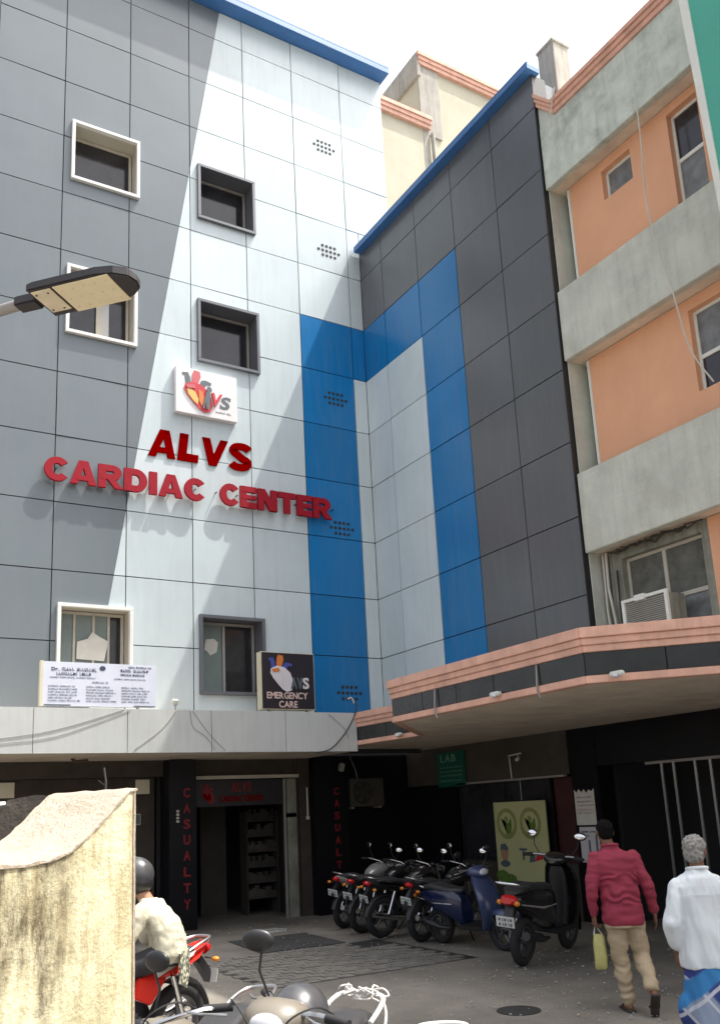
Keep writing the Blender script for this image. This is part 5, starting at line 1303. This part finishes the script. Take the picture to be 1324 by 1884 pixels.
def head(mb, c, r=1.0, rot=None):
    c = V(c); rot = rot or Matrix.Identity(3)
    P = lambda x, y, z: c + rot @ V((x, y, z)) * r
    mb.ell(P(0, -.005, .02), (.074 * r, .094 * r, .092 * r), rot); mb.ell(P(0, .02, -.035), (.060 * r, .070 * r, .075 * r), rot)
    mb.ell(P(0, .055, -.085), (.030 * r, .030 * r, .024 * r), rot)
    mb.capsule(P(0, .088, .015), P(0, .108, -.022), .009 * r, .014 * r, 8)
    for s_ in (-1, 1):
        mb.ell(P(s_ * .077, -.008, -.01), (.010 * r, .021 * r, .032 * r), rot); mb.ell(P(s_ * .03, .08, .028), (.022 * r, .012 * r, .008 * r), rot)
        mb.ell(P(s_ * .040, .062, -.02), (.02 * r, .02 * r, .02 * r), rot)
    mb.ell(P(0, .083, -.053), (.024 * r, .012 * r, .008 * r), rot)
def torso(mb, secs, n=24):
    rings = []
    for x, y, z, rx, ry in secs: rings.append([(x + rx * math.copysign(abs(math.cos(t)) ** .85, math.cos(t)), y + ry * math.copysign(abs(math.sin(t)) ** .85, math.sin(t)), z) for t in [2 * math.pi * j / n for j in range(n)]])
    return mb.ringsurf(rings)
def eyes(root, c, rot=None):
    rot = rot or Matrix.Identity(3); m = MB()
    for s_ in (-1, 1): m.ell(V(c) + rot @ V((s_ * .03, .076, .010)), (.012, .010, .009), rot, 10, 8)
    m.build('eyes', 'print_white', root, smooth=True)

# ---- man in the red shirt (local: x right, y forward, z up)
h1 = -math.pi / 2 + math.atan2(.86, .55) 
m1 = empty('person', (6.62, 6.28, 0), (0, 0, h1), 'man in crimson shirt and khaki trousers walking away with a yellow bag', 'person')
b = MB()
HC = V((-.085, .03, 1.605))
head(b, HC); b.capsule((-.06, .0, 1.43), (-.082, .02, 1.54), .062, .055)
torso(b, [(0, 0, .80, .10, .08), (0, 0, .86, .16, .115), (-.01, 0, .98, .155, .105), (-.02, 0, 1.12, .15, .10), (-.03, 0, 1.28, .17, .11), (-.035, -.005, 1.38, .165, .10), (-.05, 0, 1.44, .09, .07)])
LS, RS = V((-.225, 0, 1.375)), V((.155, 0, 1.375)); LE, RE = V((-.275, -.03, 1.10)), V((.245, -.05, 1.10)); LW, RW = V((-.265, .04, .85)), V((.30, .03, .85))
b.chain([LS, LE, LW], [.048, .04, .028]); b.chain([RS, RE, RW], [.048, .04, .028])
hand(b, LW, (.02, .06, -1), (1, 0.2, 0), -1, 0.75); hand(b, RW, (.12, .12, -1), (-1, .35, 0), 1, 0.22)
LH, RH = V((-.085, 0, .84)), V((.085, 0, .84)); LK, RK = V((-.06, .05, .47)), V((.135, .04, .47)); LA_, RA_ = V((-.025, .02, .085)), V((.125, -.26, .22))
b.chain([LH, LK, LA_], [.085, .056, .038]); b.chain([RH, RK, RA_], [.085, .056, .038])
b.chain([LA_ + V((0, -.03, -.045)), LA_ + V((-.01, .09, -.055)), LA_ + V((-.015, .16, -.06))], [.034, .032, .022])
b.chain([RA_ + V((0, -.045, -.02)), RA_ + V((.0, .02, -.11)), RA_ + V((.0, .035, -.19))], [.034, .032, .022])
remesh(b, 'body', 'skin', m1, .0065, 3)
eyes(m1, HC)
hb_ = MB(); hb_.ell(HC + V((0, -.015, .034)), (.080, .096, .086)); hb_.ell(HC + V((0, -.045, -.005)), (.073, .060, .070))
remesh(hb_, 'hair', 'hair_black', m1, .008, 3, fold(60, 60, 60, .006))
s_ = MB()
torso(s_, [(0, 0, .755, .180, .125), (0, 0, .80, .192, .135), (-.005, 0, .90, .188, .135), (-.012, 0, 1.02, .180, .128), (-.022, 0, 1.15, .182, .125), (-.03, 0, 1.28, .200, .128), (-.035, -.005, 1.36, .200, .118), (-.045, -.003, 1.42, .135, .092), (-.055, 0, 1.455, .082, .074), (-.06, .002, 1.485, .070, .068)])
s_.chain([LS + V((.01, 0, -.01)), LE, LW + V((0, -.006, .03))], [.070, .060, .046]); s_.chain([RS + V((-.01, 0, -.01)), RE, RW + V((-.006, -.006, .03))], [.070, .060, .046])
def f1(p):
    v = fold(5, 5, 14, .016, 3)(p)
    if .95 < p.z < 1.22 and abs(p.x + .02) < .17: v += .009 * math.sin((p.z + .35 * abs(p.x + .02) + .10 * noise.noise(p * 6)) * 85)
    return v
sh1 = remesh(s_, 'shirt', 'shirt_red', m1, .009, 4, f1)
MB().tube([V((-.06 + .074 * math.cos(t), .0 + .070 * math.sin(t), 1.478 - .012 * math.sin(t))) for t in [2 * math.pi * k / 16 for k in range(17)]], .014, 8).build('collar', 'shirt_red', sh1, smooth=True)
t_ = MB(); torso(t_, [(0, 0, .74, .172, .118), (0, 0, .80, .178, .122), (0, 0, .90, .165, .115), (0, 0, .96, .15, .105)])
t_.chain([LH, LK, LA_ + V((0, -.005, .03))], [.102, .082, .064]); t_.chain([RH, RK, RA_ + V((0, .02, .04))], [.102, .082, .064])
def f2(p):
    v = fold(6, 6, 11, .016, 9)(p)
    if p.z < .42: v += .005 * math.sin((p.z + .15 * p.x + .12 * noise.noise(p * 5)) * 70)
    return v
remesh(t_, 'trousers', 'trouser_khaki', m1, .009, 4, f2)
for nm, A_, dr_ in (('left', LA_, 0), ('right', RA_, 1)):
    q = MB()
    if dr_ == 0:
        q.chain([A_ + V((0, -.06, -.075)), A_ + V((-.01, .05, -.075)), A_ + V((-.015, .165, -.075))], [.020, .020, .018], 8); q.v = [(x + (x - A_.x) * .9, y, z) for x, y, z in q.v]
        st_ = MB().tube([A_ + V((-.05, .08, -.06)), A_ + V((-.01, .10, -.012)), A_ + V((.035, .08, -.06))], .012, 6)
    else:
        q.chain([A_ + V((0, -.075, -.025)), A_ + V((0, -.005, -.135)), A_ + V((0, .02, -.21))], [.018, .018, .016], 8); q.v = [(x + (x - A_.x) * 1.4, y, z) for x, y, z in q.v]
        st_ = MB().tube([A_ + V((-.045, .0, -.13)), A_ + V((0, .05, -.12)), A_ + V((.045, .0, -.13))], .012, 6)
    so_ = q.build('sandal', 'sandal', m1, smooth=True); st_.build('strap', 'sandal', so_, smooth=True)
# yellow carrier bag in the left hand
Mw = Matrix.Translation(m1.location) @ Matrix.Rotation(h1, 4, 'Z')
bgp = Mw @ V((-.262, .05, .76)); bagr = empty('carrier_bag', bgp, (0, 0, h1 + .15), 'slim yellow plastic carrier bag hanging from the left hand of the red shirted man', 'bag')
bg_ = MB(); rings = []
for z, hw, ht in ((-.49, .055, .030), (-.47, .066, .045), (-.36, .070, .05), (-.22, .068, .045), (-.14, .062, .035), (-.10, .050, .02)):
    rings.append([(hw * math.copysign(abs(math.cos(t)) ** .6, math.cos(t)) + .012 * noise.noise(V((z * 9, t, 0))) + .03, ht * math.sin(t) * (1 + .3 * noise.noise(V((z * 12, t * 2, 4)))), z) for t in [2 * math.pi * k / 20 for k in range(20)]])
bg_.ringsurf(rings).build('bag_body', 'bag_yellow', bagr, smooth=True)
for x in (-.02, .075): MB().tube([(x, 0, -.11), (x * .35, 0, -.04), (.0, 0, .0), (x * .5 + .008, .02, -.05), (x, .015, -.11)], .006, 6).build('bag_handle', 'pipe_white', bagr, smooth=True)

bagr.scale = (.85, .85, .80)
# ---- elderly man in white shirt and plaid lungi
h2_ = -math.pi / 2 + math.atan2(.86, .60)
m2 = empty('person', (5.66, 4.60, 0), (0, 0, h2_), 'grey haired man in white shirt and blue plaid lungi walking at the right edge', 'person')
b = MB(); HC = V((.015, .05, 1.50)); hr = Matrix.Rotation(-.5, 3, 'Z')
head(b, HC, .98, hr); b.capsule((.0, .0, 1.34), (.01, .035, 1.45), .058, .052)
torso(b, [(0, 0, .74, .10, .08), (0, 0, .80, .15, .11), (0, 0, .92, .145, .10), (0, 0, 1.06, .15, .10), (0, 0, 1.2, .165, .105), (0, 0, 1.29, .155, .095), (0, 0, 1.34, .09, .07)])
LS, RS = V((-.175, 0, 1.262)), V((.175, 0, 1.262)); LE, RE = V((-.235, -.05, 1.01)), V((.245, -.02, 1.01)); LW, RW = V((-.20, .05, .79)), V((.25, .10, .80))
b.chain([LS, LE, LW], [.038, .036, .026]); b.chain([RS, RE, RW], [.038, .036, .026])
hand(b, LW, (.10, .1, -1), (1, .2, 0), -1, .5); hand(b, RW, (.05, .15, -1), (-1, .2, 0), 1, .3)
LA_, RA_ = V((-.08, .10, .08)), V((.09, -.12, .085))
b.chain([V((-.08, 0, .78)), V((-.09, .08, .43)), LA_], [.08, .052, .036]); b.chain([V((.08, 0, .78)), V((.09, .02, .43)), RA_], [.08, .052, .036])
for A_ in (LA_, RA_): b.chain([A_ + V((0, -.03, -.045)), A_ + V((0, .09, -.05)), A_ + V((0, .16, -.055))], [.034, .032, .022])
remesh(b, 'body', 'skin', m2, .0065, 3); eyes(m2, HC, hr)
hb_ = MB(); hb_.ell(HC + hr @ V((0, -.02, .035)), (.083, .096, .088), hr); hb_.ell(HC + hr @ V((0, -.058, -.02)), (.076, .058, .068), hr)
remesh(hb_, 'hair', 'hair_grey', m2, .007, 2, fold(45, 45, 45, .012))
s_ = MB(); torso(s_, [(0, 0, .70, .195, .15), (0, 0, .76, .200, .152), (0, 0, .90, .190, .142), (0, 0, 1.05, .185, .13), (0, 0, 1.18, .200, .130), (0, 0, 1.26, .198, .118), (0, 0, 1.32, .14, .098), (0, .01, 1.36, .075, .07), (.0, .012, 1.385, .066, .063)])
s_.chain([LS + V((.01, 0, -.01)), LE, LE.lerp(LW, .62)], [.060, .064, .062]); s_.chain([RS + V((-.01, 0, -.01)), RE, RE.lerp(RW, .62)], [.060, .064, .062])
def f3(p):
    v = fold(12, 12, 3.4, .017, 5)(p)
    return v
sh2 = remesh(s_, 'shirt', 'shirt_white', m2, .009, 4, f3)
MB().tube([V((.072 * math.cos(t), .008 + .068 * math.sin(t), 1.378 - .010 * math.sin(t))) for t in [2 * math.pi * k / 16 for k in range(17)]], .013, 8).build('collar', 'shirt_white', sh2, smooth=True)
MB().box((-.16, -.1335, 1.20), (.16, -.128, 1.206)).build('yoke_seam', 'shirt_white', sh2)
t_ = MB(); torso(t_, [(0, 0, .10, .20, .17), (0, 0, .14, .215, .18), (-.01, 0, .35, .205, .17), (-.005, 0, .55, .195, .158), (0, 0, .72, .178, .14), (0, 0, .82, .165, .125)])
t_.ell((-.20, -.03, .42), (.06, .07, .12))
remesh(t_, 'lungi', 'plaid', m2, .01, 5, fold(9, 9, 2.0, .020, 2))
for A_ in (LA_, RA_):
    q = MB(); q.chain([A_ + V((0, -.06, -.072)), A_ + V((0, .05, -.072)), A_ + V((0, .165, -.072))], [.018, .018, .016], 8); q.v = [(x + (x - A_.x) * 1.1, y, z) for x, y, z in q.v]; q.build('sandal', 'sandal', m2, smooth=True)

# ---- rider on the red motorcycle: local y forward = heading
m3 = empty('person', (2.29, 7.30, 0), (0, 0, rd - math.pi / 2 - R(62)), 'rider in grey helmet and cream shirt sitting on the red motorcycle', 'person')
b = MB(); HC = V((0, .02, 1.46)); hr = Matrix.Rotation(.15, 3, 'X') 
HP_ = V((0, -.26, .90))
head(b, HC); b.capsule((0, -.10, 1.27), (0, -.02, 1.40), .058, .052)
def lean_t(mb, secs, n=24):
    rings = []
    for y, z, rx, ry in secs: rings.append([(rx * math.cos(t), y + ry * math.sin(t), z) for t in [2 * math.pi * j / n for j in range(n)]])
    return mb.ringsurf(rings)
lean_t(b, [(-.24, .84, .10, .09), (-.25, .90, .16, .12), (-.24, 1.0, .15, .11), (-.20, 1.12, .16, .11), (-.14, 1.22, .165, .10), (-.10, 1.28, .09, .07)])
LS, RS = V((-.18, -.12, 1.22)), V((.18, -.12, 1.22)); LE, RE = V((-.30, .0, .97)), V((.30, .0, .97)); LW, RW = V((-.36, .17, 1.07)), V((.36, .17, 1.07))
b.chain([LS, LE, LW], [.048, .040, .028]); b.chain([RS, RE, RW], [.048, .04, .028])
hand(b, LW, (-.05, .8, -.1), (.1, .1, -1), 1, .8); hand(b, RW, (.05, .8, -.1), (-.1, .1, -1), -1, .8)
LK, RK = V((-.20, .16, .74)), V((.20, .16, .74)); LA_, RA_ = V((-.22, -.02, .33)), V((.22, -.02, .33))
b.chain([V((-.10, -.24, .88)), LK, LA_], [.085, .058, .038]); b.chain([V((.10, -.24, .88)), RK, RA_], [.085, .058, .038])
for A_ in (LA_, RA_): b.chain([A_ + V((0, -.03, -.045)), A_ + V((0, .09, -.05)), A_ + V((0, .16, -.055))], [.034, .032, .022])
remesh(b, 'body', 'skin_light', m3, .0065, 3); eyes(m3, HC)
hl = MB(); hl.ell(HC + V((0, -.015, .03)), (.132, .152, .140), None, 24, 16); hlo = hl.build('helmet', 'helmet_grey', m3, smooth=True)
MB().ell(HC + V((0, -.02, -.03)), (.126, .14, .10), None, 24, 12).build('helmet_rim', 'black_metal', hlo, smooth=True)
MB().tube([HC + V((-.10, .03, -.06)), HC + V((0, .07, -.14)), HC + V((.10, .03, -.06))], .009, 6).build('chin_strap', 'black_metal', hlo, smooth=True)
s_ = MB(); lean_t(s_, [(-.27, .82, .165, .13), (-.27, .88, .185, .14), (-.26, 1.0, .180, .135), (-.22, 1.12, .187, .13), (-.16, 1.21, .19, .12), (-.12, 1.27, .12, .09), (-.10, 1.31, .07, .07)])
s_.chain([LS, LE, LE.lerp(LW, .15)], [.072, .066, .060]); s_.chain([RS, RE, RE.lerp(RW, .15)], [.072, .066, .06])
remesh(s_, 'shirt', 'shirt_cream', m3, .009, 4, fold(8, 8, 9, .016, 1, .5))
MB().prism([(-.14, -.405, .90), (.12, -.405, .91), (.13, -.40, .70), (.05, -.40, .62), (-.13, -.40, .68)], (0, .012, 0)).build('hanging_cloth', 'patterned_cloth', m3)
t_ = MB(); lean_t(t_, [(-.26, .80, .15, .13), (-.26, .86, .175, .14), (-.25, .93, .165, .125)])
t_.chain([V((-.10, -.24, .88)), LK, LA_], [.10, .08, .06]); t_.chain([V((.10, -.24, .88)), RK, RA_], [.10, .08, .06])
remesh(t_, 'trousers', 'trouser_dark', m3, .01, 4, fold(8, 8, 8, .012, 4))
for A_ in (LA_, RA_):
    q = MB(); q.chain([A_ + V((0, -.05, -.05)), A_ + V((0, .06, -.055)), A_ + V((0, .17, -.065))], [.046, .044, .034], 10); q.build('shoe', 'sandal', m3, smooth=True)

# black helmet resting on the foreground scooter, cloth tied on its rail
Mf = Matrix.Translation(fs.location) @ fs.rotation_euler.to_matrix().to_4x4()
hp = Mf @ V((-.06, 0.0, .84)); bh = empty('helmet', hp, (.1, .2, fs.rotation_euler.z), 'black helmet resting on the seat of the beige scooter', 'helmet')
q = MB(); q.ell((0, 0, .125), (.17, .145, .15), None, 26, 16); q.build('shell', 'helmet_grey', bh, smooth=True)
q = MB(); q.ell((.035, 0, .095), (.150, .135, .115), None, 24, 14); q.build('visor', 'glass_dark', bh, smooth=True)
MB().torus((0, 0, 0), .10, .012, .012, n=24, m=6).build('rim', 'rubber', bh, smooth=True).rotation_euler = (math.pi / 2, 0, 0)
ct = MB()
random.seed(11)
for k in range(12):
    p0 = V((-1.02, random.uniform(-.1, .1), .87)); pts = [p0 + V((random.uniform(-.06, .08), random.uniform(-.08, .08), random.uniform(-.02, .05))) for _ in range(4)]
    ct.tube(smooth_pts([p0] + pts), .0055, 6)
ct.tube(smooth_pts([(-.98, .12, .88), (-.95, .16, .80), (-.86, .17, .70), (-.80, .17, .62)]), .009, 6)
ct.v = [tuple(Mf @ V(p)) for p in ct.v]
o = ct.build('tied_cloth', 'cloth_white', smooth=True); tag(o, 'white cloth strips knotted round the rear rail of the beige scooter', 'cloth')

# cables on the handlebars of the foreground scooter and motorcycle
for root in (fs, fm2):
    for s_ in (-1, 1):
        MB().tube(smooth_pts([(.24, s_ * .24, 1.05), (.36, s_ * .20, 1.10), (.44, s_ * .10, 1.05), (.42, s_ * .04, .92)]), .0045, 5).build('cable', 'cable_black', root, smooth=True)
# grit and scraps lying on the ground
random.seed(21)
gt_ = MB()
for k in range(900):
    x = random.uniform(2.8, 10.5); y = random.uniform(5.5, 15.5); r = random.uniform(.006, .016)
    if random.random() < .5: x = 8 + (x - 8) * .4
    a = random.uniform(0, 6.28); c, d = math.cos(a) * r, math.sin(a) * r
    gt_.prism([(x + c, y + d, .0145), (x - d, y + c, .0145), (x - c, y - d, .0145), (x + d * .7, y - c * .7, .0145)], (0, 0, r * random.uniform(.2, .8)))
o = gt_.build('grit', 'chalk'); tag(o, 'small grit and scraps scattered over the grey ground', 'grit', kind='stuff')
lf = MB()
for k in range(160):
    x = random.uniform(3.2, 9.8); y = random.uniform(5.8, 15.4); r = random.uniform(.015, .035); a = random.uniform(0, 6.28); c, d = math.cos(a), math.sin(a)
    lf.prism([(x + c * r, y + d * r, .015), (x - d * r * .4, y + c * r * .4, .020), (x - c * r, y - d * r, .016), (x + d * r * .4, y - c * r * .4, .018)], (0, 0, .002))
o = lf.build('dry_leaves', 'coping_rough'); tag(o, 'tiny dry leaves and paper bits scattered over the ground', 'leaves', kind='stuff')
